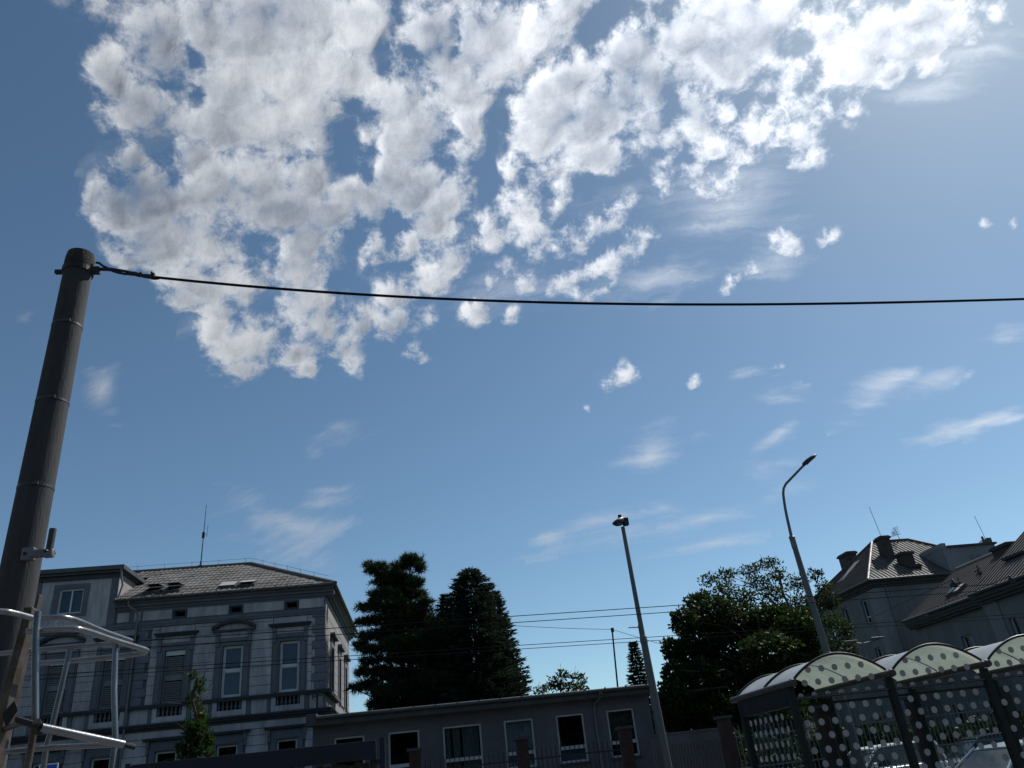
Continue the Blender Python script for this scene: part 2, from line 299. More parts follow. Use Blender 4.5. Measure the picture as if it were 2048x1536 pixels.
def build_clouds():
    az = np.arange(0, 360, 0.5) * math.pi / 180
    r = 1.0 / np.tan(np.radians(np.concatenate([np.arange(7, 70, 0.35), np.arange(70, 90, 1.0)])))
    A, Rr = np.meshgrid(az, r)
    x, y = (Rr * np.sin(A)).ravel(), (Rr * np.cos(A)).ravel()
    k = 1.0 + np.sqrt(1 + x * x + y * y)
    px, py = x / k, y / k

    def pushed(amount, scale, seed):
        ax, ay = px + amount * fbm(px * scale, py * scale, seed), py + amount * fbm(px * scale, py * scale, seed + 6)
        g = 2.0 / np.maximum(1 - ax * ax - ay * ay, 0.02)
        return ax * g, ay * g
    wx, wy = pushed(0.024, 26, 3)
    vx, vy = pushed(0.02, 12, 21)

    def patches(table, k, px, py):
        acc = np.zeros_like(px)
        for cx, cy, sx, sy, rot, s in table:
            c, n = math.cos(rot), math.sin(rot)
            dx, dy = px - cx, py - cy
            l = np.hypot((dx * c + dy * n) / sx, (-dx * n + dy * c) / sy)
            acc = np.maximum(acc, s * (1 - k * l))
        return acc
    body = patches(CLOUDS, 0.5, wx, wy) - 0.75 * patches(GAPS, 0.6, wx, wy)
    veil = patches(VEILS, 0.5, vx, vy)
    z = CLOUD_H - 25.0 * np.clip(body, 0, 1.2)
    co = np.stack([x * CLOUD_H, y * CLOUD_H, z], 1)
    na, nr = len(az), len(r)
    i = np.arange(na)
    j = (i + 1) % na
    f = np.concatenate([np.stack([k * na + i, (k + 1) * na + i, (k + 1) * na + j, k * na + j], 1) for k in range(nr - 1)])
    # nothing is built where the layer holds no cloud at all
    keep = (np.maximum(body, veil)[f].max(axis=1) > 0.02)
    f = f[keep]
    used, inv = np.unique(f, return_inverse=True)
    f = inv.reshape(-1, 4)
    co, body, veil = co[used], body[used], veil[used]
    me = bpy.data.meshes.new('clouds')
    me.from_pydata(co.tolist(), [], f.tolist())
    me.polygons.foreach_set('use_smooth', np.ones(len(f), bool))
    for nm, v in (('body', body), ('veil', veil)):
        at_ = me.attributes.new(nm, 'FLOAT', 'POINT')
        at_.data.foreach_set('value', v.astype(np.float32))
    me.materials.append(cloud_material())
    o = bpy.data.objects.new('clouds', me)
    COL.objects.link(o)
    o['kind'] = 'stuff'
    o['label'] = 'broken white and grey fair-weather clouds across the blue sky'
    return o


build_clouds()

# ------------------------------------------------------------------ helpers
class MB:
    """Collects vertices and faces; build() links them as one mesh object."""
    def __init__(self):
        self.v, self.f = [], []

    def add(self, vs, fs):
        o = len(self.v)
        self.v += [tuple(p) for p in vs]
        self.f += [tuple(i + o for i in f) for f in fs]
        return self

    def box(self, x0, x1, y0, y1, z0, z1):
        return self.add([(x0, y0, z0), (x1, y0, z0), (x1, y1, z0), (x0, y1, z0), (x0, y0, z1), (x1, y0, z1), (x1, y1, z1), (x0, y1, z1)],
                        [(3, 2, 1, 0), (4, 5, 6, 7), (0, 1, 5, 4), (1, 2, 6, 5), (2, 3, 7, 6), (3, 0, 4, 7)])

    def extrude_y(self, poly, y0, y1):
        """poly: (x, z) points, counter-clockwise seen from -Y."""
        n = len(poly)
        vs = [(x, y0, z) for x, z in poly] + [(x, y1, z) for x, z in poly]
        fs = [tuple(range(n)), tuple(range(2 * n - 1, n - 1, -1))]
        fs += [(i, i + n, (i + 1) % n + n, (i + 1) % n) for i in range(n)]
        return self.add(vs, fs)

    def extrude_x(self, poly, x0, x1):
        """poly: (y, z) points."""
        n = len(poly)
        vs = [(x0, y, z) for y, z in poly] + [(x1, y, z) for y, z in poly]
        fs = [tuple(range(n)), tuple(range(2 * n - 1, n - 1, -1))]
        fs += [(i, i + n, (i + 1) % n + n, (i + 1) % n) for i in range(n)]
        return self.add(vs, fs)

    def tube(self, pts, r, n=10, caps=True):
        pts = [Vector(p) for p in pts]
        m = len(pts)
        rs = r if isinstance(r, (list, tuple)) else [r] * m
        tang = [(pts[min(i + 1, m - 1)] - pts[max(i - 1, 0)]).normalized() for i in range(m)]
        ref = Vector((0, 0, 1)) if abs(tang[0].z) < 0.9 else Vector((1, 0, 0))
        a = tang[0].cross(ref).normalized()
        vs, fs = [], []
        for i in range(m):
            a = (a - tang[i] * a.dot(tang[i])).normalized()
            b = tang[i].cross(a)
            for k in range(n):
                t = 2 * math.pi * k / n
                vs.append(pts[i] + (a * math.cos(t) + b * math.sin(t)) * rs[i])
        for i in range(m - 1):
            for k in range(n):
                k2 = (k + 1) % n
                fs.append((i * n + k, i * n + k2, (i + 1) * n + k2, (i + 1) * n + k))
        if caps:
            fs += [tuple(range(n - 1, -1, -1)), tuple((m - 1) * n + k for k in range(n))]
        return self.add(vs, fs)

    def lathe(self, prof, c=(0, 0, 0), n=16):
        """prof: (radius, z) from bottom to top."""
        vs, fs = [], []
        for r, z in prof:
            for k in range(n):
                t = 2 * math.pi * k / n
                vs.append((c[0] + r * math.cos(t), c[1] + r * math.sin(t), c[2] + z))
        for i in range(len(prof) - 1):
            for k in range(n):
                k2 = (k + 1) % n
                fs.append((i * n + k, i * n + k2, (i + 1) * n + k2, (i + 1) * n + k))
        fs += [tuple(range(n - 1, -1, -1)), tuple((len(prof) - 1) * n + k for k in range(n))]
        return self.add(vs, fs)

    def loft(self, rings, caps=True):
        n = len(rings[0])
        vs = [p for r in rings for p in r]
        fs = [(i * n + k, i * n + (k + 1) % n, (i + 1) * n + (k + 1) % n, (i + 1) * n + k) for i in range(len(rings) - 1) for k in range(n)]
        if caps:
            fs += [tuple(range(n - 1, -1, -1)), tuple((len(rings) - 1) * n + k for k in range(n))]
        return self.add(vs, fs)

    def build(self, name, mat, parent=None, smooth=False, bevel=0.0):
        o = mesh_obj(name, mesh_data(name, self.v, self.f, mat, ORG.get(parent.name, (0, 0, 0)) if parent else (0, 0, 0), smooth), parent)
        if bevel:
            m = o.modifiers.new('bevel', 'BEVEL')
            m.width, m.segments, m.limit_method, m.angle_limit = bevel, 2, 'ANGLE', RAD(40)
        return o


ORG = {}


def mesh_data(name, v, f, mat, org=(0, 0, 0), smooth=False):
    me = bpy.data.meshes.new(name)
    if org != (0, 0, 0):
        v = [(a - org[0], b - org[1], c - org[2]) for a, b, c in v]
    me.from_pydata(v, [], f)
    if smooth:
        me.polygons.foreach_set('use_smooth', [True] * len(me.polygons))
        if hasattr(me, 'set_sharp_from_angle'):
            me.set_sharp_from_angle(angle=RAD(42))
    if mat:
        me.materials.append(mat)
    me.update()
    return me


def mesh_obj(name, me, parent=None, loc=(0, 0, 0), scale=(1, 1, 1), rot=(0, 0, 0)):
    o = bpy.data.objects.new(name, me)
    COL.objects.link(o)
    o.location, o.scale, o.rotation_euler = loc, scale, rot
    if parent:
        o.parent = parent
        ORG[o.name] = ORG.get(parent.name, (0, 0, 0))
    return o


def thing(name, label, cat, loc=(0, 0, 0), group=None, rz=0.0):
    """An Empty at the thing's base; its parts are given in world metres (or local ones when it is turned)."""
    o = bpy.data.objects.new(name, None)
    COL.objects.link(o)
    o.empty_display_size = 0.3
    o.location = loc
    o.rotation_euler = (0, 0, rz)
    ORG[o.name] = tuple(loc) if rz == 0.0 else (0, 0, 0)
    tag(o, label, cat, group)
    return o


def tag(o, label, cat, group=None):
    o['label'], o['category'] = label, cat
    if group:
        o['group'] = group
    return o


def structure(o):
    o['kind'] = 'structure'
    return o


_unit = {}


def slab(name, x0, x1, y0, y1, z0, z1, mat, parent):
    """A plain block that shares one cube mesh with every other block of its material."""
    me = _unit.get(mat.name)
    if me is None:
        b = MB().box(-0.5, 0.5, -0.5, 0.5, -0.5, 0.5)
        me = _unit[mat.name] = mesh_data('block_' + mat.name, b.v, b.f, mat)
    g = ORG.get(parent.name, (0, 0, 0)) if parent else (0, 0, 0)
    return mesh_obj(name, me, parent, ((x0 + x1) / 2 - g[0], (y0 + y1) / 2 - g[1], (z0 + z1) / 2 - g[2]), (x1 - x0, y1 - y0, z1 - z0))


def wall_holes(u0, u1, z0, z1, holes, t):
    """Wall cells in (u, depth, z) around rectangular openings, with reveals."""
    us = sorted({u0, u1} | {h[0] for h in holes} | {h[1] for h in holes})
    zs = sorted({z0, z1} | {h[2] for h in holes} | {h[3] for h in holes})
    us = [u for u in us if u0 <= u <= u1]
    zs = [z for z in zs if z0 <= z <= z1]
    vs, fs = [], []

    def solid(i, j):
        if not (0 <= i < len(us) - 1 and 0 <= j < len(zs) - 1):
            return None
        a, b = (us[i] + us[i + 1]) / 2, (zs[j] + zs[j + 1]) / 2
        return not any(h[0] < a < h[1] and h[2] < b < h[3] for h in holes)
    for i in range(len(us) - 1):
        for j in range(len(zs) - 1):
            if not solid(i, j):
                continue
            a, b, c, d = us[i], us[i + 1], zs[j], zs[j + 1]

            def q(p):
                o = len(vs)
                vs.extend(p)
                fs.append((o, o + 1, o + 2, o + 3))
            q([(a, 0, c), (b, 0, c), (b, 0, d), (a, 0, d)])
            q([(b, t, c), (a, t, c), (a, t, d), (b, t, d)])
            if not solid(i - 1, j):
                q([(a, t, c), (a, 0, c), (a, 0, d), (a, t, d)])
            if not solid(i + 1, j):
                q([(b, 0, c), (b, t, c), (b, t, d), (b, 0, d)])
            if not solid(i, j - 1):
                q([(a, t, c), (b, t, c), (b, 0, c), (a, 0, c)])
            if not solid(i, j + 1):
                q([(a, 0, d), (b, 0, d), (b, t, d), (a, t, d)])
    return vs, fs


# ------------------------------------------------------------------ materials (mostly the things' own colours)
def material(name, base, rough=0.8, metal=0.0, vary=0.0, vscale=1.5, bump=0.0, bscale=20.0, tint=None, streak=False, spec=0.3):
    m = bpy.data.materials.new(name)
    m.use_nodes = True
    t = m.node_tree
    N = Nodes(t)
    p = t.nodes['Principled BSDF']
    p.inputs['Roughness'].default_value = rough
    p.inputs['Metallic'].default_value = metal
    p.inputs['Specular IOR Level'].default_value = spec
    c = (*base, 1)
    p.inputs['Base Color'].default_value = c
    if vary or bump:
        pos = N.new('ShaderNodeNewGeometry').outputs['Position']
        if streak:
            pos = N.vec('MULTIPLY', pos, (1.0, 1.0, 0.16))
    if vary:
        n = N.noise(pos, vscale, 6.0, 0.62)
        n2 = N.noise(pos, vscale * 9.0, 4.0, 0.6)
        f = N.ramp(N.math('MULTIPLY_ADD', n2, 0.35, N.math('MULTIPLY', n, 0.75)), 0.35, 0.75)
        dk = tuple(x * (1 - vary) for x in (tint or base))
        lt = tuple(min(1.0, x * (1 + vary * 0.55)) for x in base)
        t.links.new(N.mix(f, (*dk, 1), (*lt, 1)), p.inputs['Base Color'])
        N.put(p.inputs['Roughness'], N.math('MULTIPLY_ADD', n, 0.25, max(0.0, rough - 0.12)))
    if bump:
        b = N.new('ShaderNodeBump')
        b.inputs['Strength'].default_value = bump
        b.inputs['Distance'].default_value = 0.02
        N.put(b.inputs['Height'], N.noise(pos, bscale, 5.0, 0.6))
        t.links.new(b.outputs[0], p.inputs['Normal'])
    return m


def glass_material(name, tint, gloss=0.9, rough=0.02):
    m = bpy.data.materials.new(name)
    m.use_nodes = True
    t = m.node_tree
    t.nodes.clear()
    N = Nodes(t)
    out = N.new('ShaderNodeOutputMaterial')
    tp = N.new('ShaderNodeBsdfTransparent')
    tp.inputs[0].default_value = (*tint, 1)
    gl = N.new('ShaderNodeBsdfGlossy')
    gl.inputs['Color'].default_value = (gloss, gloss, gloss, 1)
    gl.inputs['Roughness'].default_value = rough
    fr = N.new('ShaderNodeLayerWeight')
    mx = N.new('ShaderNodeMixShader')
    N.put(mx.inputs[0], N.math('MULTIPLY_ADD', N.math('POWER', fr.outputs['Facing'], 4.0), 0.28, 0.022))
    t.links.new(tp.outputs[0], mx.inputs[1])
    t.links.new(gl.outputs[0], mx.inputs[2])
    t.links.new(mx.outputs[0], out.inputs[0])
    return m


def sheer_material(name, col, through, amount=0.5):
    """Light-passing sheet: diffuse on the lit side, translucent from the other."""
    m = bpy.data.materials.new(name)
    m.use_nodes = True
    t = m.node_tree
    t.nodes.clear()
    N = Nodes(t)
    out = N.new('ShaderNodeOutputMaterial')
    df = N.new('ShaderNodeBsdfDiffuse')
    tr = N.new('ShaderNodeBsdfTranslucent')
    pos = N.new('ShaderNodeNewGeometry').outputs['Position']
    n = N.ramp(N.noise(pos, 3.0, 5.0, 0.65), 0.3, 0.75)
    t.links.new(N.mix(n, (*[c * 0.78 for c in col], 1), (*col, 1)), df.inputs['Color'])
    t.links.new(N.mix(n, (*[c * 0.80 for c in through], 1), (*through, 1)), tr.inputs['Color'])
    mx = N.new('ShaderNodeMixShader')
    mx.inputs[0].default_value = amount
    t.links.new(df.outputs[0], mx.inputs[1])
    t.links.new(tr.outputs[0], mx.inputs[2])
    gl = N.new('ShaderNodeBsdfGlossy')
    gl.inputs['Roughness'].default_value = 0.25
    lw = N.new('ShaderNodeLayerWeight')
    m2 = N.new('ShaderNodeMixShader')
    N.put(m2.inputs[0], N.math('MULTIPLY_ADD', N.math('POWER', lw.outputs['Facing'], 4.0), 0.35, 0.02))
    t.links.new(mx.outputs[0], m2.inputs[1])
    t.links.new(gl.outputs[0], m2.inputs[2])
    t.links.new(m2.outputs[0], out.inputs[0])
    return m


def leaf_material(name, dark, light, trans=0.35):
    m = bpy.data.materials.new(name)
    m.use_nodes = True
    t = m.node_tree
    t.nodes.clear()
    N = Nodes(t)
    out = N.new('ShaderNodeOutputMaterial')
    rnd = N.new('ShaderNodeNewGeometry').outputs['Random Per Island']
    pos = N.new('ShaderNodeNewGeometry').outputs['Position']
    f = N.math('MULTIPLY_ADD', rnd, 0.55, N.math('MULTIPLY_ADD', N.noise(pos, 0.9, 3.0, 0.5), 1.1, -0.32), clamp=True)
    col = N.mix(f, (*dark, 1), (*light, 1))
    df = N.new('ShaderNodeBsdfPrincipled')
    df.inputs['Roughness'].default_value = 0.55
    df.inputs['Specular IOR Level'].default_value = 0.06
    t.links.new(col, df.inputs['Base Color'])
    tr = N.new('ShaderNodeBsdfTranslucent')
    t.links.new(N.mix(1.0, col, (1.15, 1.25, 0.55, 1), 'MULTIPLY'), tr.inputs['Color'])
    mx = N.new('ShaderNodeMixShader')
    mx.inputs[0].default_value = trans
    t.links.new(df.outputs[0], mx.inputs[1])
    t.links.new(tr.outputs[0], mx.inputs[2])
    t.links.new(mx.outputs[0], out.inputs[0])
    return m


M = dict(
    asphalt=material('asphalt', (0.05, 0.05, 0.053), 0.9, vary=0.3, vscale=0.6, bump=0.5, bscale=60),
    paving=material('paving', (0.15, 0.15, 0.15), 0.9, vary=0.25, vscale=0.8, bump=0.3, bscale=30),
    kerb=material('kerb_stone', (0.27, 0.265, 0.255), 0.85, vary=0.2, bump=0.3),
    paint=material('road_paint', (0.72, 0.72, 0.70), 0.7, vary=0.2, vscale=5),
    grass=material('lawn', (0.03, 0.05, 0.015), 0.95, vary=0.45, vscale=2.0, bump=0.8, bscale=40),
    earth=material('earth', (0.10, 0.095, 0.07), 0.95, vary=0.3, vscale=0.2),
    concrete=material('pole_concrete', (0.040, 0.042, 0.045), 0.88, vary=0.34, vscale=2.2, bump=0.35, bscale=55, streak=True),
    cap=material('weathered_cap', (0.035, 0.032, 0.028), 0.95, vary=0.5, vscale=14, bump=0.9, bscale=40),
    black_steel=material('black_steel', (0.018, 0.018, 0.02), 0.6, vary=0.3, vscale=8),
    strap=material('steel_strap', (0.065, 0.065, 0.065), 0.45, 0.7, vary=0.2, vscale=9),
    cable=material('cable', (0.012, 0.012, 0.014), 0.9, spec=0.05),
    galv=material('galvanised', (0.15, 0.154, 0.16), 0.48, 0.65, vary=0.25, vscale=6),
    alu=material('aluminium', (0.23, 0.232, 0.24), 0.30, 0.9, vary=0.14, vscale=9, bump=0.05, bscale=90),
    alu_old=material('worn_aluminium', (0.095, 0.088, 0.08), 0.5, 0.6, vary=0.45, vscale=7, tint=(0.11, 0.072, 0.042)),
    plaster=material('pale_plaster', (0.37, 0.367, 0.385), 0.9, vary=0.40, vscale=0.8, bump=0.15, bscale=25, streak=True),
    plaster_side=material('cream_plaster', (0.245, 0.238, 0.228), 0.9, vary=0.40, vscale=0.8, bump=0.15, bscale=25, streak=True),  # villa plaster recoloured for the sunlit side: darker and warmer against direct sun
    trim=material('slate_trim', (0.115, 0.124, 0.148), 0.82, vary=0.2, vscale=1.1, bump=0.1),
    quoin=material('quoin_stone', (0.135, 0.145, 0.172), 0.85, vary=0.22, vscale=1.5),
    annex_frame=material('annex_frame', (0.40, 0.415, 0.43), 0.5, vary=0.15, vscale=3),
    joint=material('joint', (0.11, 0.11, 0.12), 0.95),
    dark_trim=material('dark_moulding', (0.052, 0.056, 0.068), 0.8, vary=0.25, vscale=1.5),
    void=material('unlit_room', (0.012, 0.012, 0.014), 0.95),  # near-black colour stands in for missing light in rooms and recesses
    white=material('white_frame', (0.50, 0.525, 0.54), 0.5, vary=0.1, vscale=3),
    glass=glass_material('window_glass', (0.72, 0.78, 0.82)),
    blind=material('blue_blind', (0.085, 0.125, 0.18), 0.85, vary=0.12, vscale=1.2),  # blue sheet behind the villa panes stands in for reflected sky
    shutter=material('shutter_slat', (0.16, 0.17, 0.188), 0.6, vary=0.12),
    zinc=material('zinc_gutter', (0.075, 0.085, 0.088), 0.55, 0.4, vary=0.3, vscale=2),
    pipe=material('painted_pipe', (0.15, 0.15, 0.165), 0.6, 0.1, vary=0.15),
    tile=material('roof_sheet', (0.118, 0.116, 0.113), 0.85, 0.0, vary=0.42, vscale=0.9, tint=(0.085, 0.074, 0.064), bump=0.2, bscale=14, streak=True),
    ridge=material('ridge_cap', (0.12, 0.105, 0.09), 0.75, vary=0.3),
    annex=material('annex_render', (0.105, 0.10, 0.114), 0.92, vary=0.24, vscale=0.55, bump=0.2, bscale=20),
    fascia=material('fascia', (0.06, 0.063, 0.064), 0.7, 0.1, vary=0.3, vscale=1.2),
    felt=material('roof_felt', (0.06, 0.065, 0.06), 0.95, vary=0.4, vscale=1.0),
    curtain=material('curtain', (0.17, 0.18, 0.165), 0.95, vary=0.12),
    lace=material('lace_curtain', (0.32, 0.33, 0.33), 0.95, vary=0.3, vscale=2.5),
    brown_blind=material('brown_blind', (0.085, 0.076, 0.058), 0.9, vary=0.15),
    brick=material('brick', (0.055, 0.033, 0.03), 0.9, vary=0.35, vscale=6, bump=0.4, bscale=30),
    mortar=material('mortar', (0.05, 0.042, 0.04), 0.95, vary=0.2),
    iron=material('iron', (0.032, 0.036, 0.04), 0.6, 0.3, vary=0.25, vscale=5),
    grey_iron=material('grey_iron', (0.17, 0.18, 0.19), 0.55, 0.3, vary=0.25, vscale=5),
    board=material('dark_blue_board', (0.017, 0.021, 0.032), 0.62, vary=0.2, vscale=2),
    timber=material('rough_timber', (0.05, 0.036, 0.027), 0.95, vary=0.5, vscale=5, bump=0.7, bscale=25),
    panel=material('concrete_panel', (0.115, 0.113, 0.12), 0.92, vary=0.2, vscale=1.5, bump=0.25, bscale=25),
    lamp_post=material('lamp_post_paint', (0.11, 0.12, 0.12), 0.5, 0.35, vary=0.2, vscale=2, streak=True),
    lamp_dark=material('lamp_housing', (0.022, 0.022, 0.024), 0.5, vary=0.2),
    lens=material('lamp_lens', (0.10, 0.10, 0.10), 0.2),
    green_frame=material('shelter_frame', (0.011, 0.018, 0.020), 0.42, 0.2, vary=0.2, vscale=3),
    bronze=material('eave_rail', (0.06, 0.057, 0.054), 0.5, 0.3, vary=0.25, vscale=4),
    shelter_glass=glass_material('shelter_glass', (0.86, 0.91, 0.91), 0.85),
    vault=sheer_material('polycarbonate', (0.66, 0.69, 0.69), (0.35, 0.37, 0.315), 0.5),
    dot=sheer_material('frosted_film', (0.50, 0.51, 0.52), (0.72, 0.72, 0.72), 0.55),
    wall2=material('grey_render', (0.160, 0.162, 0.170), 0.92, vary=0.28, vscale=0.35, bump=0.2, bscale=16, streak=True),
    wall2b=material('pale_parapet', (0.19, 0.195, 0.208), 0.9, vary=0.15, vscale=0.5),
    metal_roof=material('sheet_metal_roof', (0.085, 0.083, 0.083), 0.72, 0.0, vary=0.4, vscale=0.8, streak=True, spec=0.2),
    metal_rib=material('sheet_metal_rib', (0.08, 0.078, 0.078), 0.72, 0.0, vary=0.3, vscale=0.8, spec=0.2),
    pale_sheet=material('pale_sheet', (0.17, 0.17, 0.17), 0.6, vary=0.15),
    chimney=material('chimney_brick', (0.055, 0.048, 0.045), 0.92, vary=0.35, vscale=3, bump=0.5, bscale=20),
    bark=material('bark', (0.06, 0.047, 0.036), 0.95, vary=0.4, vscale=5, bump=0.8, bscale=22),
    needle=leaf_material('pine_needles', (0.012, 0.022, 0.012), (0.034, 0.052, 0.024), 0.2),
    needle_blue=leaf_material('spruce_needles', (0.013, 0.021, 0.019), (0.034, 0.048, 0.044), 0.2),
    leaf=leaf_material('maple_leaves', (0.014, 0.025, 0.010), (0.036, 0.054, 0.020), 0.3),
    leaf_airy=leaf_material('locust_leaves', (0.016, 0.028, 0.014), (0.038, 0.056, 0.026), 0.35),
    leaf_young=leaf_material('hornbeam_leaves', (0.016, 0.034, 0.010), (0.042, 0.072, 0.020), 0.35),
    silver=material('silver_paint', (0.46, 0.47, 0.48), 0.28, 0.55),
    car_white=material('white_paint', (0.72, 0.73, 0.74), 0.3, 0.0, spec=0.5),
    car_dark=material('dark_paint', (0.03, 0.033, 0.04), 0.25, 0.3, spec=0.5),
    car_glass=material('car_glass', (0.02, 0.028, 0.032), 0.06, spec=0.6),
    tyre=material('tyre', (0.02, 0.02, 0.02), 0.9),
    rim=material('alloy', (0.5, 0.5, 0.5), 0.35, 0.8),
    headlight=material('headlight', (0.6, 0.62, 0.65), 0.1, 0.2),
    sign_blue=material('sign_blue', (0.02, 0.10, 0.50), 0.4),
    sign_white=material('sign_white', (0.75, 0.76, 0.78), 0.4),
)
# foliage clumps: x, y, z, half width, half height in metres
PINE = [
    (-0.35,41.44,12.71,0.59,0.43), (0.11,40.88,12.18,0.26,0.37), (-0.97,42.48,12.68,0.55,0.38), (-2.1,40.63,12.2,0.62,0.36), (-2.62,42.11,12.84,0.27,0.19), (-1.37,41.57,11.8,1.11,0.58),
    (-0.18,40.59,11.34,0.42,0.36), (-0.87,42.02,11.12,0.96,0.53), (-1.73,40.52,10.8,0.77,0.41), (-0.08,41.79,10.95,0.53,0.27), (0.29,40.62,10.28,0.46,0.23), (-1.5,40.69,10.26,1.17,0.46),
    (-2.71,41.76,10.5,0.62,0.23), (-2.12,43.05,10.99,0.65,0.32), (-0.11,40.8,9.92,0.77,0.46), (-1.03,41.11,9.6,1.28,0.56), (-2.5,42.41,9.92,0.68,0.26), (-3.18,43.43,10.06,0.32,0.21),
    (0.25,42.25,9.51,0.95,0.63), (-1.7,41.67,9.05,1.13,0.41), (-2.84,43.52,9.37,0.69,0.24), (-1.05,40.55,8.27,1.25,0.5), (-3.16,43.15,8.87,0.47,0.24), (0.2,41.33,8.49,1.13,0.77),
    (1.1,40.86,8.63,0.66,0.77), (-2.43,40.78,8.18,0.74,0.25), (-1.1,41.39,7.73,1.26,0.4), (0.69,43.01,7.76,1.22,0.79), (-2.69,40.98,7.64,0.4,0.3), (-2.15,42.26,7.28,0.66,0.41),
    (-3.05,42.44,7.38,0.36,0.36), (-0.88,41.59,6.92,1.26,0.55), (-2.79,42.15,6.68,0.6,0.35), (-3.33,40.6,6.41,0.29,0.19), (-1.61,40.59,6.1,0.97,0.58), (0.1,41.06,6.34,1.24,0.84),
    (1.43,42.58,7.13,1.15,0.89), (2.11,41.77,6.12,1.12,0.86), (-2.14,41.41,5.7,0.64,0.49), (-0.44,42.27,5.58,1.51,0.6), (1.56,41.85,5.47,1.51,0.66), (3.05,41.36,5.45,1.16,0.5),
    (0.98,42.94,8.23,0.9,0.69),
]
MAPLE = [
    (13.09,36.8,6.81,1.17,0.93), (11.87,34.98,7.38,0.61,0.51), (11.49,36.3,6.31,0.43,0.52), (13.82,36.1,7.78,1.12,0.73), (15.48,37.5,7.33,1.27,0.91), (16.76,36.92,7.23,1.26,0.86),
    (17.03,35.15,6.43,1.05,0.91), (14.86,37.92,6.27,1.51,1.01), (15.28,34.47,5.49,1.38,1.01), (17.18,35.67,5.28,1.1,0.96), (12.47,37.03,5.88,0.82,0.82), (10.77,34.61,5.17,0.45,0.45),
    (12.39,35.96,4.88,1.16,0.93), (10.47,34.16,4.33,0.57,0.57), (14.25,36.67,4.58,1.43,0.95), (16.32,37.06,4.44,1.46,0.97), (10.68,36.29,4.01,0.41,0.55), (12.17,37.5,3.77,1.05,0.86),
    (12.96,35.25,3.31,1.35,0.9), (13.32,36.78,8.43,0.55,0.4), (18.4,36.38,6.65,0.65,1), (18.06,36.32,4.75,0.63,0.97), (10.65,35.82,3.36,0.4,0.49), (12.46,37.36,3.1,1.41,0.61),
]
LOCUST = [
    (15.59,40.42,10.22,0.73,0.39), (16,38.92,10.09,0.7,0.38), (14.8,39.53,9.28,0.54,0.43), (15.17,37.59,9.12,0.88,0.47), (17.61,39.64,10.42,0.83,0.33), (18.58,39.47,10.62,0.84,0.34),
    (19.51,40.58,10.23,0.74,0.46), (18.02,40.03,9.81,0.84,0.5), (16.4,38.31,8.76,0.9,0.53), (18.2,38.63,8.95,0.91,0.59), (20.01,39.54,9.54,0.56,0.61), (18.81,37.47,8.14,0.78,0.63),
    (20.74,38.88,9.72,0.5,0.44), (20.59,37.94,8.86,0.59,0.48), (19.88,37.77,8.12,0.79,0.53), (20.57,37.59,8.03,0.47,0.58), (21.5,39.86,7.4,0.72,0.72), (20.93,37.81,6.69,0.52,0.78),
    (20.1,38.19,5.99,0.78,0.78), (21.36,38.65,5.83,0.48,0.79), (21.43,40.19,5.32,0.81,0.65),
]
SHRUB = [
    (6.16,42.5,5.77,0.58,0.21), (6.91,42.94,6,0.43,0.37), (7.39,43.06,6.42,0.38,0.27), (8.13,43.46,6.36,0.49,0.16), (8.5,43.38,6.16,0.22,0.27), (7.65,43.44,5.89,0.71,0.27),
    (8.18,42.73,5.67,0.48,0.19),
]
YOUNG = [
    (-6.64,24.96,5.35,0.1,0.17), (-6.59,24.93,5.02,0.17,0.23), (-6.65,25.19,4.71,0.21,0.26), (-6.61,25.23,4.33,0.24,0.26), (-6.58,24.83,3.93,0.25,0.25), (-6.32,24.84,3.87,0.22,0.28),
    (-6.66,24.87,3.59,0.28,0.25), (-6.35,24.87,3.46,0.3,0.3), (-6.22,24.99,3.58,0.17,0.25), (-6.57,25.04,3.16,0.36,0.28), (-6.78,24.88,3.37,0.19,0.22), (-6.03,24.75,3.16,0.16,0.19),
]

# ------------------------------------------------------------------ the ground
def sheet(name, x0, x1, y0, y1, z, mat):
    return structure(MB().add([(x0, y0, z), (x1, y0, z), (x1, y1, z), (x0, y1, z)], [(0, 1, 2, 3)]).build(name, mat))


sheet('ground', -3000, 3000, -3000, 3000, -0.16, M['earth'])
sheet('road', -160, 160, 12.6, 22.3, -0.12, M['asphalt'])
structure(MB().box(-160, 160, -14, 12.45, -0.15, 0.0).build('pavement', M['paving']))
structure(MB().box(-160, 160, 22.45, 26.5, -0.15, 0.0).build('pavement', M['paving']))
structure(MB().box(-160, 160, 12.45, 12.6, -0.15, 0.012).build('kerb', M['kerb']))
structure(MB().box(-160, 160, 22.3, 22.45, -0.15, 0.012).build('kerb', M['kerb']))
structure(MB().box(-160, 160, 26.5, 75, -0.15, -0.03).build('lawn', M['grass']))
mk = MB()
for i in range(-24, 25):
    mk.add([(i * 6 - 1.5, 17.38, -0.116), (i * 6 + 1.5, 17.38, -0.116), (i * 6 + 1.5, 17.52, -0.116), (i * 6 - 1.5, 17.52, -0.116)], [(0, 1, 2, 3)])
structure(mk.build('road_marking', M['paint']))

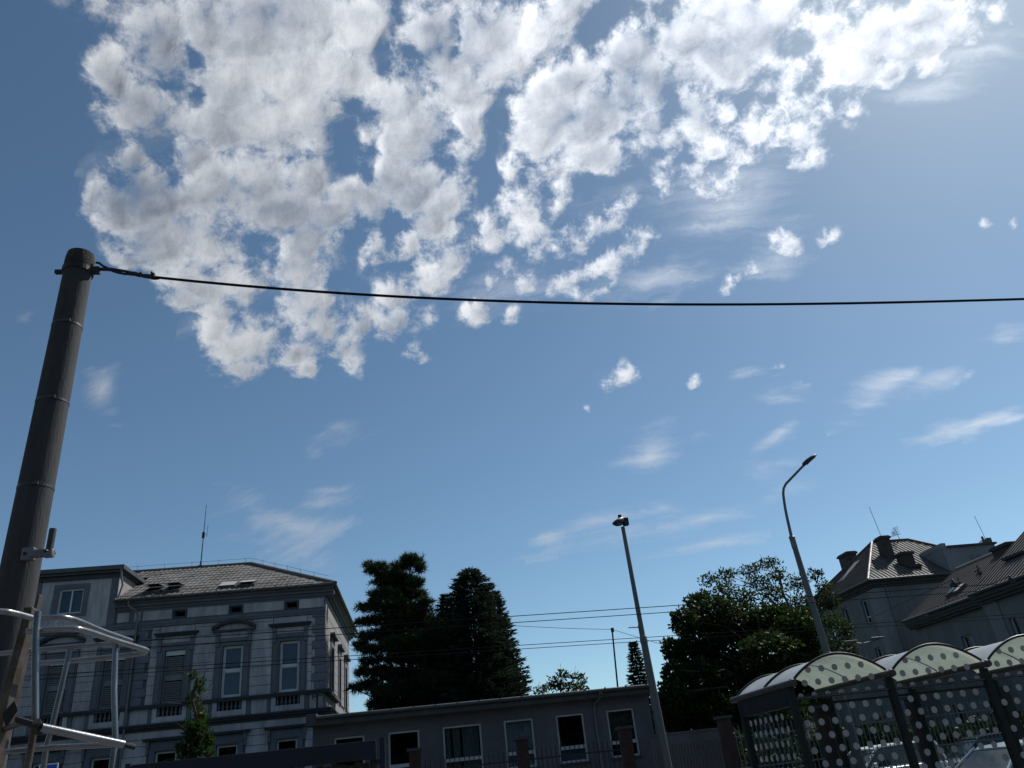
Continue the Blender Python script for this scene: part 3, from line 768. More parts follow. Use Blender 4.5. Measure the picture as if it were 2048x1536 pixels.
# ------------------------------------------------------------------ the villa on the left
villa = thing('villa', 'grey two-storey villa with slate window surrounds, balustrades and hipped roof', 'house', (-12, 40, 0))
VX0, VX1, VY0, VY1 = -21.5, -4.70, 40.0, 53.0
BAYS = [(-11.67, 'shutter', 'flat'), (-9.00, 'glass', 'arch'), (-6.34, 'glass', 'flat'), (-14.40, 'shutter', 'flat'), (-16.86, 'shutter', 'arch'), (-19.32, 'shutter', 'flat')]
upper = [(cx - 0.47, cx + 0.47, 6.50, 8.83) for cx, _, _ in BAYS]
lower = [(cx - 0.47, cx + 0.47, 2.30, 4.44) for cx, _, _ in BAYS]
vents = [(cx - 0.25, cx + 0.25, 10.41, 10.67) for cx in (-11.64, -8.98, -6.31)]
vs, fs = wall_holes(VX0, VX1, 0, 10.95, upper + lower + vents, 0.35)
MB().add([(u, VY0 + d, z) for u, d, z in vs], fs).build('wall', M['joint'], villa)
side_w = [(42.6, 43.6, 6.5, 8.83), (46.3, 47.3, 6.5, 8.83), (50.0, 51.0, 6.5, 8.83)]
vs, fs = wall_holes(VY0 + 0.36, VY1, 0, 10.95, side_w, 0.35)
MB().add([(VX1 - d, u, z) for u, d, z in vs], fs).build('side_wall', M['joint'], villa)
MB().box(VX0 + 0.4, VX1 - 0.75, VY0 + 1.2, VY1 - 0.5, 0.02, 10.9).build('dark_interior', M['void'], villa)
MB().box(VX0, VX1, VY1 + 0.01, VY1 + 0.3, 0, 10.95).build('rear_wall', M['plaster'], villa)


def courses(x0, x1, z0, z1, h=0.42, gap=0.022, y=VY0, mat=M['plaster']):
    z = z0
    while z < z1 - 0.1:
        slab('plaster_course', x0, x1, y - 0.05, y + 0.01, z + gap, min(z + h, z1), mat, villa)
        z += h


PIERS = [(-12.83, -12.50), (-10.84, -9.84), (-8.17, -7.18), (-5.51, -5.28), (-16.02, -15.25), (-18.48, -17.70), (-21.45, -20.16)]
for a, b in PIERS:
    courses(a, b, 6.46, 9.98)
LP = [(-13.60, -12.50), (-10.84, -9.84), (-8.17, -7.18), (-5.51, -4.72), (-16.02, -15.25), (-18.48, -17.70), (-21.45, -20.16)]
for a, b in LP:
    courses(a, b, 2.2, 4.99)
slab('plaster_band', -21.45, -4.72, VY0 - 0.05, VY0 + 0.01, 5.02, 5.33, M['plaster'], villa)
for cx, _, _ in BAYS:                                  # plain wall above each window head
    slab('plaster_course', cx - 0.80, cx + 0.80, VY0 - 0.045, VY0 + 0.01, 9.70, 9.98, M['plaster'], villa)
# quoins at both ends of the projecting bay
for side in (0, 1):
    z, k = 6.46, 0
    while z < 9.95:
        w = 0.62 if k % 2 else 0.46
        if side:
            slab('quoin', -4.665 - w, -4.665, VY0 - 0.10, VY0 + 0.02, z + 0.02, min(z + 0.375, 10.0), M['quoin'], villa)
            if k % 2 == 0:
                slab('plaster_course', -5.27, -5.145, VY0 - 0.05, VY0 + 0.01, z + 0.02, min(z + 0.375, 10.0), M['plaster'], villa)
        else:
            slab('quoin', -13.46, -13.46 + w, VY0 - 0.10, VY0 + 0.02, z + 0.02, min(z + 0.375, 10.0), M['quoin'], villa)
        z += 0.375
        k += 1
# frieze, bands and cornices
MB().box(-21.5, -4.655, VY0 - 0.13, VY0 + 0.02, 10.0, 10.11).box(-21.5, -4.635, VY0 - 0.16, VY0 + 0.02, 10.11, 10.22).build('frieze_band', M['trim'], villa)
vs, fs = wall_holes(-21.45, -4.68, 10.222, 10.90, [(a - 0.01, b + 0.01, c - 0.01, d + 0.01) for a, b, c, d in vents], 0.035)
MB().add([(u, VY0 - 0.04 + d, z) for u, d, z in vs], fs).build('frieze', M['trim'], villa)
fx = [-14.55, -13.35, -12.0, -11.28, -9.34, -8.62, -6.68, -5.95, -4.72]
for a, b in ((-14.52, -13.98), (-13.75, -13.45), (-13.35, -12.0), (-11.28, -9.34), (-8.62, -6.68), (-5.95, -4.74)):
    slab('frieze_panel', a, b, VY0 - 0.085, VY0 - 0.03, 10.33, 10.77, M['plaster'], villa)
for a, b, c, d in vents:
    MB().box(a - 0.07, b + 0.07, VY0 - 0.10, VY0 - 0.045, d + 0.002, d + 0.06).box(a - 0.07, b + 0.07, VY0 - 0.10, VY0 - 0.045, c - 0.06, c - 0.002) \
        .box(a - 0.07, a - 0.004, VY0 - 0.10, VY0 - 0.045, c, d).box(b + 0.004, b + 0.07, VY0 - 0.10, VY0 - 0.045, c, d).build('vent_frame', M['dark_trim'], villa)


def cornice_poly(y, z):
    return [(y + 0.05, z), (y - 0.12, z), (y - 0.14, z + 0.08), (y - 0.26, z + 0.12), (y - 0.30, z + 0.22), (y - 0.42, z + 0.26), (y - 0.46, z + 0.36), (y + 0.05, z + 0.36)]


MB().extrude_x(cornice_poly(VY0, 10.90), -14.58, -4.24).build('cornice', M['trim'], villa)
p = [(VX1 + (VY0 - y), z) for y, z in cornice_poly(VY0, 10.90)]
MB().extrude_y(p, VY0 + 0.06, VY1 + 0.4).build('cornice', M['trim'], villa)
pts = [(-14.6, 39.46, 11.30), (-4.16, 39.46, 11.33)]
g = MB()
g.tube(pts, 0.085, 10)
for i in range(19):
    x = -14.3 + i * 0.56
    g.box(x - 0.02, x + 0.02, 39.36, 39.56, 11.20, 11.215 + 0.19)
g.build('gutter', M['zinc'], villa, smooth=True)
MB().tube([(-4.16, 39.40, 11.33), (-4.16, 53.4, 11.33)], 0.085, 10).build('gutter', M['zinc'], villa, smooth=True)
# balustrade rail and the cornice between the storeys
MB().box(-21.5, -4.45, VY0 - 0.24, VY0 + 0.02, 6.29, 6.38).box(-21.5, -4.40, VY0 - 0.29, VY0 + 0.02, 6.38, 6.45).build('sill_rail', M['dark_trim'], villa)
MB().box(VX1 - 0.02, -4.40, VY0 + 0.022, 45.0, 6.29, 6.45).build('sill_rail', M['dark_trim'], villa)
MB().extrude_x([(40.02, 5.34), (39.86, 5.34), (39.84, 5.42), (39.72, 5.45), (39.68, 5.54), (39.60, 5.56), (39.60, 5.63), (40.02, 5.63)], -21.5, -4.32).build('storey_cornice', M['dark_trim'], villa)
p = [(VX1 + (40.0 - y), z) for y, z in [(40.02, 5.34), (39.86, 5.34), (39.84, 5.42), (39.72, 5.45), (39.68, 5.54), (39.60, 5.56), (39.60, 5.63), (40.02, 5.63)]]
MB().extrude_y(p, 40.03, 53.2).build('storey_cornice', M['dark_trim'], villa)
bal = MB().lathe([(0.045, 0), (0.045, 0.03), (0.028, 0.05), (0.06, 0.12), (0.05, 0.19), (0.024, 0.27), (0.038, 0.30), (0.045, 0.34), (0.045, 0.37)], n=10)
bal_me = mesh_data('baluster', bal.v, bal.f, M['trim'], smooth=True)
for cx, _, _ in BAYS:
    fr = MB()
    fr.box(cx - 0.76, cx - 0.56, VY0 - 0.15, VY0 + 0.01, 5.66, 6.28).box(cx + 0.56, cx + 0.76, VY0 - 0.15, VY0 + 0.01, 5.66, 6.28)
    fr.box(cx - 0.558, cx + 0.558, VY0 - 0.148, VY0 + 0.01, 5.66, 5.90)
    fr = fr.build('balustrade', M['plaster'], villa)
    slab('recess', cx - 0.557, cx + 0.557, VY0 - 0.03, VY0 + 0.012, 5.902, 6.286, M['void'], fr)  # dark sheet on the flat wall paints the shade behind the balusters
    for k in range(6):
        mesh_obj('baluster', bal_me, fr, (cx - 0.475 + k * 0.19 + 12, VY0 - 0.10 - 40, 5.905))
    for s in (-1, 1):
        slab('pedestal', cx + s * 0.86 - 0.085, cx + s * 0.86 + 0.085, VY0 - 0.12, VY0 + 0.01, 5.64, 6.288, M['trim'], villa)
for a, b in ((-10.71, -9.97), (-8.04, -7.31), (-5.38, -4.72), (-13.44, -12.63), (-15.90, -15.36), (-18.36, -17.83)):
    slab('plaster_panel', a, b, VY0 - 0.06, VY0 + 0.01, 5.64, 6.288, M['plaster'], villa)


def frame_ring(a, b, c, d, y0, y1, w, mid=None):
    m = MB()
    m.box(a, a + w, y0, y1, c, d).box(b - w, b, y0, y1, c, d).box(a + w, b - w, y0, y1, c, c + w).box(a + w, b - w, y0, y1, d - w, d)
    if mid is not None:
        m.box(a + w, b - w, y0 - 0.01, y1, mid - 0.06, mid + 0.06)
    return m


def pediment(cx, z, arch, half=1.02):
    if not arch:
        return MB().box(cx - half + 0.12, cx + half - 0.12, VY0 - 0.20, VY0 + 0.01, z, z + 0.06).box(cx - half + 0.05, cx + half - 0.05, VY0 - 0.27, VY0 + 0.01, z + 0.06, z + 0.12) \
            .box(cx - half, cx + half, VY0 - 0.33, VY0 + 0.01, z + 0.12, z + 0.17).build('pediment', M['dark_trim'], villa)
    n = 14
    m = MB().box(cx - half + 0.02, cx + half - 0.02, VY0 - 0.22, VY0 + 0.01, z, z + 0.09)
    prof = [(0.0, -0.28), (0.10, -0.33), (0.16, -0.33), (0.16, 0.0), (0.0, 0.0)]
    rings = []
    for i in range(n + 1):
        t = -1 + 2 * i / n
        x = cx + t * half
        zz = z + 0.09 + 0.30 * (1 - t * t)
        rings.append([(x, VY0 + y, zz + dz) for dz, y in prof])
    m.loft(rings)
    o = m.build('pediment', M['dark_trim'], villa)
    poly = [(cx - half + 0.1, z + 0.092)] + [(cx + half - 0.1, z + 0.092)] + [(cx + t * (half - 0.1), z + 0.08 + 0.27 * (1 - t * t)) for t in (0.8, 0.5, 0.2, -0.2, -0.5, -0.8)]
    MB().extrude_y(poly, VY0 - 0.07, VY0 + 0.01).build('tympanum', M['plaster'], o)
    return o


slat_me = MB().add([(-0.37, -0.03, 0.030), (0.37, -0.03, 0.030), (0.37, 0.0, -0.035), (-0.37, 0.0, -0.035), (-0.37, -0.018, 0.036), (0.37, -0.018, 0.036), (0.37, 0.012, -0.029), (-0.37, 0.012, -0.029)],
                   [(0, 1, 2, 3), (7, 6, 5, 4), (0, 4, 5, 1), (1, 5, 6, 2), (2, 6, 7, 3), (3, 7, 4, 0)])
slat_me = mesh_data('slat', slat_me.v, slat_me.f, M['shutter'])
for cx, kind, ped in BAYS:
    a, b, c, d = cx - 0.47, cx + 0.47, 6.50, 8.83
    s = MB()
    for sg in (-1, 1):
        x0, x1 = sorted((cx + sg * 0.475, cx + sg * 0.82))
        s.box(x0, x1, VY0 - 0.09, VY0 + 0.01, 6.452, 9.12)
        x0, x1 = sorted((cx + sg * 0.56, cx + sg * 0.74))
        s.box(x0, x1, VY0 - 0.13, VY0 - 0.088, 6.50, 8.75)
        x0, x1 = sorted((cx + sg * 0.66, cx + sg * 0.83))
        s.box(x0, x1, VY0 - 0.17, VY0 - 0.087, 8.78, 9.47)
    s.box(cx - 0.474, cx + 0.474, VY0 - 0.088, VY0 + 0.01, 8.84, 9.12).box(cx - 0.655, cx + 0.655, VY0 - 0.12, VY0 - 0.086, 9.02, 9.19)
    s.build('window_surround', M['trim'], villa)
    slab('head_panel', cx - 0.652, cx + 0.652, VY0 - 0.075, VY0 + 0.01, 9.194, 9.47, M['plaster'], villa)
    pediment(cx, 9.475, ped == 'arch')
    w = frame_ring(a + 0.005, b - 0.005, c + 0.005, d - 0.005, VY0 + 0.10, VY0 + 0.17, 0.075, 7.69 if kind == 'glass' else None).build('window', M['white'] if kind == 'glass' else M['shutter'], villa)
    if kind == 'glass':
        for z0, z1 in ((c + 0.08, 7.63), (7.75, d - 0.08)):
            frame_ring(a + 0.08, b - 0.08, z0, z1, VY0 + 0.115, VY0 + 0.16, 0.035).build('sash', M['white'], w)
            slab('pane', a + 0.116, b - 0.116, VY0 + 0.135, VY0 + 0.145, z0 + 0.036, z1 - 0.036, M['glass'], w)
        slab('blind', a + 0.02, b - 0.02, VY0 + 0.24, VY0 + 0.25, c + 0.02, d - 0.02, M['blind'], w)  # its blue gives the upper panes their sky reflection
    else:
        slab('shutter_box', a + 0.03, b - 0.03, VY0 + 0.02, VY0 + 0.11, d - 0.22, d - 0.01, M['white'], w)
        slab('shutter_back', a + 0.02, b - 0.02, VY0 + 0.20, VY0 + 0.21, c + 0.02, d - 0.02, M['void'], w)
        slab('middle_rail', a + 0.08, b - 0.08, VY0 + 0.09, VY0 + 0.13, 7.48, 7.72, M['shutter'], w)
        for k in range(21):
            z = c + 0.14 + k * 0.094
            if 7.44 < z < 7.76 or z > d - 0.25:
                continue
            mesh_obj('slat', slat_me, w, (cx + 12, VY0 + 0.11 - 40, z))
    # lower storey
    s = MB()
    for sg in (-1, 1):
        x0, x1 = sorted((cx + sg * 0.475, cx + sg * 0.72))
        s.box(x0, x1, VY0 - 0.09, VY0 + 0.01, 2.2, 4.86)
        x0, x1 = sorted((cx + sg * 0.74, cx + sg * 0.86))
        s.box(x0, x1, VY0 - 0.20, VY0 + 0.01, 4.62, 4.88).box(x0, x1, VY0 - 0.13, VY0 + 0.01, 4.36, 4.618)
    s.box(cx - 0.474, cx + 0.474, VY0 - 0.088, VY0 + 0.01, 4.45, 4.86).box(cx - 0.60, cx + 0.60, VY0 - 0.12, VY0 - 0.085, 4.50, 4.60)
    s.build('window_surround', M['trim'], villa)
    MB().box(cx - 0.98, cx + 0.98, VY0 - 0.24, VY0 + 0.01, 4.885, 4.95).box(cx - 1.03, cx + 1.03, VY0 - 0.30, VY0 + 0.01, 4.95, 5.01).build('window_head', M['dark_trim'], villa)
    w = frame_ring(a + 0.005, b - 0.005, 2.305, 4.435, VY0 + 0.08, VY0 + 0.15, 0.08, 3.4).build('window', M['white'], villa)
    slab('pane', a + 0.086, b - 0.086, VY0 + 0.11, VY0 + 0.12, 2.39, 4.355, M['glass'], w)
# side wall: courses and windows in the sun
z = 6.46
while z < 10.0:
    for a, b in ((40.05, 42.22), (43.98, 45.92), (47.68, 49.62), (51.38, 53.0)):
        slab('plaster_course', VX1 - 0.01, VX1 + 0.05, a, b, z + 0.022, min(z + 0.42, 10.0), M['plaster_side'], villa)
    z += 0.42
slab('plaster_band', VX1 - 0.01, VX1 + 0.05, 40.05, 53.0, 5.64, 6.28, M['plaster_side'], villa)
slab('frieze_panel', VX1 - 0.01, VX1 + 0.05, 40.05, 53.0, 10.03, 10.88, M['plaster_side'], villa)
for a, b, c, d in side_w:
    m = (a + b) / 2
    s = MB()
    for sg in (-1, 1):
        y0, y1 = sorted((m + sg * 0.51, m + sg * 0.87))
        s.box(VX1 - 0.01, VX1 + 0.10, y0, y1, 6.46, 9.3)
    s.box(VX1 - 0.01, VX1 + 0.098, m - 0.508, m + 0.508, 8.84, 9.3).box(VX1 - 0.01, VX1 + 0.30, m - 1.0, m + 1.0, 9.302, 9.45)
    s.build('window_surround', M['trim'], villa)
    slab('plaster_course', VX1 - 0.01, VX1 + 0.04, m - 0.87, m + 0.87, 9.455, 10.0, M['plaster_side'], villa)
    f = MB()
    f.box(VX1 - 0.17, VX1 - 0.10, a, a + 0.08, c, d).box(VX1 - 0.17, VX1 - 0.10, b - 0.08, b, c, d).box(VX1 - 0.17, VX1 - 0.10, a + 0.08, b - 0.08, c, c + 0.08).box(VX1 - 0.17, VX1 - 0.10, a + 0.08, b - 0.08, d - 0.08, d)
    w = f.build('window', M['white'], villa)
    slab('pane', VX1 - 0.145, VX1 - 0.135, a + 0.08, b - 0.08, c + 0.08, d - 0.08, M['glass'], w)
# roof
EZ, RZ, EY, RYY, RX = 11.30, 14.42, 39.42, 46.0, -9.65
EX = -4.12
zc = EZ + (44.3 - EY) / (RYY - EY) * (RZ - EZ)
MB().add([(-14.66, EY, EZ), (EX, EY, EZ), (EX, 52.6, EZ), (-21.6, 52.6, EZ), (-21.6, RYY, RZ), (RX, RYY, RZ), (-21.6, 44.3, zc), (-14.66, 44.3, zc)],
         [(0, 1, 5, 7), (7, 5, 4, 6), (1, 2, 5), (2, 3, 4, 5)]).build('roof', M['tile'], villa)
roof = [o for o in villa.children if o.name.startswith('roof')][0]
sl = math.hypot(RYY - EY, RZ - EZ)
pitch = math.atan2(RZ - EZ, RYY - EY)
TW, TH = 0.52, 0.66
prof = [(0.0, 0.012), (0.03, 0.042), (0.07, 0.042), (0.10, 0.012), (0.26, 0.012), (0.29, 0.034), (0.33, 0.034), (0.36, 0.012), (0.52, 0.012)]
vs, fs = [], []
for k, (yy, lift) in enumerate(((-0.05, 0.045), (-0.05, 0.028), (TH, 0.0))):
    for x, h in prof:
        vs.append((x, yy, (0.0 if k == 0 else h) + (lift if k else 0.004)))
n = len(prof)
fs = [(r * n + i, r * n + i + 1, (r + 1) * n + i + 1, (r + 1) * n + i) for r in range(2) for i in range(n - 1)]
tile_me = mesh_data('roof_tile', vs, fs, M['tile'])
rnd = random.Random(11)
for r in range(11):
    s0 = r * TH
    y, z = EY + s0 * math.cos(pitch), EZ + s0 * math.sin(pitch)
    xr = EX + (RX - EX) * ((s0 + TH) / sl)
    x = -14.62 if s0 < 4.9 else -15.66
    while x + TW < xr:
        mesh_obj('roof_tile', tile_me, roof, (x + 12, y - 40, z + rnd.uniform(0, 0.012)), rot=(pitch + rnd.uniform(-.006, .006), 0, rnd.uniform(-.004, .004)))
        x += TW
MB().tube([(EX, EY, EZ + 0.05), (RX, RYY, RZ + 0.05)], 0.10, 8).build('hip_cap', M['ridge'], roof, smooth=True)
MB().tube([(EX, 52.6, EZ + 0.05), (RX, RYY, RZ + 0.05)], 0.10, 8).build('hip_cap', M['ridge'], roof, smooth=True)
MB().tube([(RX, RYY, RZ + 0.05), (-21.6, RYY, RZ + 0.05)], 0.10, 8).build('ridge_cap', M['ridge'], roof, smooth=True)
lw = MB()
wire = [(-20, RYY, RZ + 0.34), (RX, RYY, RZ + 0.36), (EX - 0.4, EY + 0.5, EZ + 0.55)]
lw.tube(wire, 0.008, 5)
for t in range(7):
    x = -19 + t * 1.5
    lw.tube([(x, RYY, RZ), (x, RYY, RZ + 0.42)], 0.009, 5)
for t in range(1, 6):
    f = t / 6
    q = Vector(wire[1]).lerp(Vector(wire[2]), f)
    lw.tube([(q.x, q.y, q.z - 0.28), (q.x, q.y, q.z + 0.05)], 0.009, 5)
lw.build('lightning_wire', M['iron'], villa)


def on_roof(x, s, h=0.0):
    return (x, EY + s * math.cos(pitch) - h * math.sin(pitch), EZ + s * math.sin(pitch) + h * math.cos(pitch))


for x0, op in ((-9.95, 0.04), (-9.0, 0.10), (-13.55, 0.24), (-12.60, 0.24)):
    def rb(mb, xa, xb, sa, sb, h0, h1):
        return mb.add([on_roof(xa, sa, h0), on_roof(xb, sa, h0), on_roof(xb, sb, h0), on_roof(xa, sb, h0), on_roof(xa, sa, h1), on_roof(xb, sa, h1), on_roof(xb, sb, h1), on_roof(xa, sb, h1)],
                      [(3, 2, 1, 0), (4, 5, 6, 7), (0, 1, 5, 4), (1, 2, 6, 5), (2, 3, 7, 6), (3, 0, 4, 7)])
    f = MB()
    rb(f, x0, x0 + 0.08, 0.75, 1.75, 0.02, 0.16), rb(f, x0 + 0.72, x0 + 0.80, 0.75, 1.75, 0.02, 0.16)
    rb(f, x0 + 0.08, x0 + 0.72, 0.75, 0.84, 0.02, 0.16), rb(f, x0 + 0.08, x0 + 0.72, 1.66, 1.75, 0.02, 0.16)
    f = f.build('skylight', M['zinc'], villa)
    g = MB().add([on_roof(x0 + 0.03, 0.78, 0.12 + op * 1.6), on_roof(x0 + 0.77, 0.78, 0.12 + op * 1.6), on_roof(x0 + 0.77, 1.72, 0.17), on_roof(x0 + 0.03, 1.72, 0.17)], [(0, 1, 2, 3)])
    g.build('pane', M['car_glass'] if op > 0.2 else M['lace'], f)
# mast on the ridge
am = MB().tube([(-12.5, RYY, RZ), (-12.47, RYY, 18.25)], [0.035, 0.014], 6)
am.lathe([(0.16, 0), (0.16, 0.05), (0.05, 0.1), (0.05, 0.3)], (-12.5, RYY, RZ + 0.08), 8)
am.box(-12.56, -12.42, RYY - 0.05, RYY + 0.05, 16.2, 16.55).tube([(-12.30, RYY, 16.25), (-12.28, RYY, 17.0)], 0.012, 5).tube([(-12.48, RYY, 16.4), (-12.29, RYY, 16.4)], 0.012, 5)
am.build('aerial_mast', M['iron'], villa)
# flat-roofed attic storey rising through the eaves
vs, fs = wall_holes(-21.4, -14.65, 10.225, 12.75, [(-17.36, -16.24, 10.95, 12.14)], 0.3)
dm = MB().add([(u, 39.90 + d, z) for u, d, z in vs], fs)
dm.build('attic_wall', M['plaster'], villa)
MB().add([(-14.649, 39.905, 10.95), (-14.649, 44.2, 12.75), (-14.649, 39.905, 12.75), (-14.95, 39.905, 10.95), (-14.95, 44.2, 12.75), (-14.95, 39.905, 12.75)],
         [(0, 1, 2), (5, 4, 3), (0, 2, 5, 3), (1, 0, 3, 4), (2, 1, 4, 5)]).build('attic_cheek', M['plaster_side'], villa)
slab('attic_pilaster', -14.99, -14.642, 39.84, 39.902, 10.24, 12.62, M['trim'], villa)
slab('attic_pilaster', -18.45, -18.22, 39.84, 39.902, 10.24, 12.62, M['trim'], villa)
MB().box(-21.5, -14.55, 39.60, 44.6, 12.752, 12.86).box(-21.5, -14.36, 39.44, 44.8, 12.86, 13.06).build('attic_roof', M['zinc'], villa)
slab('attic_cornice', -21.4, -14.64, 39.78, 39.9, 12.55, 12.75, M['dark_trim'], villa)
s = MB()
s.box(-17.62, -17.365, 39.85, 39.9, 10.80, 12.36).box(-16.235, -16.0, 39.85, 39.9, 10.80, 12.36).box(-17.364, -16.236, 39.85, 39.9, 12.145, 12.36).box(-17.364, -16.236, 39.85, 39.9, 10.80, 10.945)
s.build('window_surround', M['trim'], villa)
w = frame_ring(-17.355, -16.245, 10.955, 12.135, 39.98, 40.05, 0.07).box(-16.83, -16.76, 39.98, 40.05, 11.03, 12.06).build('window', M['white'], villa)
slab('pane', -17.285, -16.83, 40.0, 40.01, 11.025, 12.065, M['glass'], w)
slab('pane', -16.76, -16.315, 40.0, 40.01, 11.025, 12.065, M['glass'], w)
slab('blind', -17.3, -16.3, 40.12, 40.13, 10.98, 12.1, M['blind'], w)
MB().tube([(-14.50, 39.46, 12.95), (-14.48, 39.62, 12.5), (-14.42, 39.75, 12.1), (-14.55, 39.70, 11.45)], 0.05, 8).build('downpipe', M['pipe'], villa, smooth=True)
MB().tube([(-13.95, 39.46, 11.26), (-13.93, 39.52, 11.02), (-13.60, 39.62, 10.78), (-13.52, 39.70, 10.55), (-13.52, 39.72, 2.2)], 0.05, 8).build('downpipe', M['pipe'], villa, smooth=True)
# service bracket at the corner
MB().tube([(-4.95, 39.6, 6.4), (-4.95, 39.6, 5.1)], 0.05, 6).tube([(-5.2, 39.58, 6.1), (-4.7, 39.58, 6.16)], 0.02, 5).tube([(-5.15, 39.56, 6.0), (-5.15, 39.56, 6.3)], 0.03, 6).build('cable_bracket', M['iron'], villa)

# ------------------------------------------------------------------ the low annex in front of it
annex = thing('annex', 'low dark grey single-storey building with white windows under the conifers', 'building', (2.3, 32, 0))
AX0, AX1, AY = -4.15, 8.80, 32.0
AW = [(-3.37, -2.25, 'dark'), (-1.38, -0.21, 'dark'), (0.66, 2.13, 'curtain'), (3.0, 4.13, 'lace'), (5.02, 6.12, 'dark'), (7.03, 8.13, 'brown')]
holes = [(a, b, 2.07, 3.76) for a, b, _ in AW]
vs, fs = wall_holes(AX0, AX1, 0, 4.24, holes, 0.28)
MB().add([(u, AY + d, z) for u, d, z in vs], fs).build('wall', M['annex'], annex)
MB().box(AX0, AX0 + 0.28, AY + 0.281, 38.6, 0, 4.24).box(AX1 - 0.28, AX1, AY + 0.281, 38.6, 0, 4.24).box(AX0 + 0.281, AX1 - 0.281, 38.3, 38.6, 0, 4.24).build('side_wall', M['annex'], annex)
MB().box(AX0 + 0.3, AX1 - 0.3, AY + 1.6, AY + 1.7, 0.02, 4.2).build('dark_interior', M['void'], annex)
MB().add([(AX0 - 0.15, AY - 0.42, 4.50), (AX1 + 0.12, AY - 0.42, 4.50), (AX1 + 0.12, 39.0, 4.30), (AX0 - 0.15, 39.0, 4.30), (AX0 - 0.15, AY - 0.42, 4.26), (AX1 + 0.12, AY - 0.42, 4.26), (AX1 + 0.12, 39.0, 4.242), (AX0 - 0.15, 39.0, 4.242)],
         [(0, 1, 2, 3), (7, 6, 5, 4), (4, 5, 1, 0), (5, 6, 2, 1), (6, 7, 3, 2), (7, 4, 0, 3)]).build('flat_roof', M['felt'], annex)
g = MB().tube([(AX0 + 0.2, AY - 0.50, 4.46), (AX1 + 0.16, AY - 0.50, 4.44)], 0.075, 10)
for i in range(16):
    x = AX0 + 0.5 + i * 0.82
    g.box(x - 0.015, x + 0.015, AY - 0.585, AY - 0.42, 4.36, 4.545)
g.build('gutter', M['zinc'], annex, smooth=True)
for i in range(5):
    a, b = AX0 - 0.15 + i * 2.65, AX0 - 0.15 + (i + 1) * 2.65 - 0.012
    slab('fascia_board', a, min(b, AX1 + 0.12), AY - 0.445, AY - 0.421, 4.20, 4.43, M['fascia'], annex)
slab('end_upstand', AX0 - 0.2, AX0 + 0.18, AY - 0.47, AY + 0.4, 4.22, 4.62, M['fascia'], annex)
for k, (a, b, kind) in enumerate(AW):
    w = frame_ring(a + 0.004, b - 0.004, 2.074, 3.756, AY + 0.06, AY + 0.13, 0.068, 2.585).build('window', M['annex_frame'], annex)
    slab('pane', a + 0.073, b - 0.073, AY + 0.09, AY + 0.10, 2.646, 3.687, M['glass'], w)
    slab('pane', a + 0.073, b - 0.073, AY + 0.09, AY + 0.10, 2.143, 2.524, M['glass'], w)
    slab('sill', a - 0.06, b + 0.06, AY - 0.10, AY + 0.02, 2.02, 2.066, M['zinc'], annex)
    if kind == 'curtain':
        for t in range(14):
            x = a + 0.1 + t * (b - a - 0.2) / 14
            if t in (2, 6):
                continue
            MB().add([(x, AY + 0.22, 2.1), (x + 0.05, AY + 0.19, 2.1), (x + 0.095, AY + 0.22, 2.1), (x, AY + 0.22, 3.74), (x + 0.05, AY + 0.19, 3.74), (x + 0.095, AY + 0.22, 3.74)], [(0, 1, 4, 3), (1, 2, 5, 4)]).build('curtain_strip', M['curtain'], w)
    if kind == 'lace':
        n = 24
        vs = [(a + 0.02 + i * (b - a - 0.04) / n, AY + 0.22 + 0.02 * math.sin(i * 1.9), z) for z in (2.1, 3.74) for i in range(n + 1)]
        MB().add(vs, [(i, i + 1, n + 2 + i, n + 1 + i) for i in range(n)]).build('curtain', M['lace'], w)
    if kind == 'brown':
        slab('blind', a + 0.02, b - 0.02, AY + 0.2, AY + 0.21, 2.62, 3.74, M['brown_blind'], w)
    if k in (3, 4):
        slab('blind', a + 0.02, b - 0.02, AY + 0.23, AY + 0.24, 2.10, 2.55, M['blind'], w)
MB().tube([(6.80, AY - 0.48, 4.40), (6.79, AY - 0.40, 4.22), (6.60, AY - 0.10, 4.02), (6.56, AY - 0.07, 3.9), (6.56, AY - 0.07, 0.1)], 0.05, 8).build('downpipe', M['pipe'], annex, smooth=True)
slab('gutter_outlet', 6.72, 6.88, AY - 0.58, AY - 0.42, 4.28, 4.43, M['zinc'], annex)
MB().tube([(4.26, AY - 0.02, 4.2), (4.26, AY - 0.02, 1.0)], 0.018, 5).build('wall_conduit', M['pipe'], annex)

# ------------------------------------------------------------------ the large old building on the right
inst = thing('institution_building', 'long grey three-storey building with hipped metal roof and dark chimneys behind the shelter', 'building', (32, 42, 0))
TX, TY = 28.0, 45.8
tw = [(47.08, 47.76, 8.24, 9.68), (49.55, 50.25, 8.24, 9.68), (52.0, 52.7, 8.24, 9.68), (46.97, 47.76, 5.1, 6.77), (49.5, 50.25, 5.1, 6.77), (52.0, 52.7, 5.1, 6.77)]
vs, fs = wall_holes(TY, 55.0, 0, 10.1, tw, 0.35)
MB().add([(TX + d, u, z) for u, d, z in vs], [tuple(reversed(f)) for f in fs]).build('wall', M['wall2'], inst)
MB().box(TX + 0.351, 38.0, TY, TY + 0.35, 0, 10.1).build('wall', M['wall2'], inst)
MB().box(TX + 1.5, 37.5, TY + 1.2, 54.5, 0.02, 10.05).build('dark_interior', M['void'], inst)
slab('corner_pilaster', TX - 0.06, TX + 0.75, TY - 0.06, TY + 0.002, 0, 10.05, M['wall2b'], inst)
slab('corner_pilaster', TX - 0.06, TX + 0.002, TY + 0.003, TY + 0.75, 0, 10.05, M['wall2b'], inst)


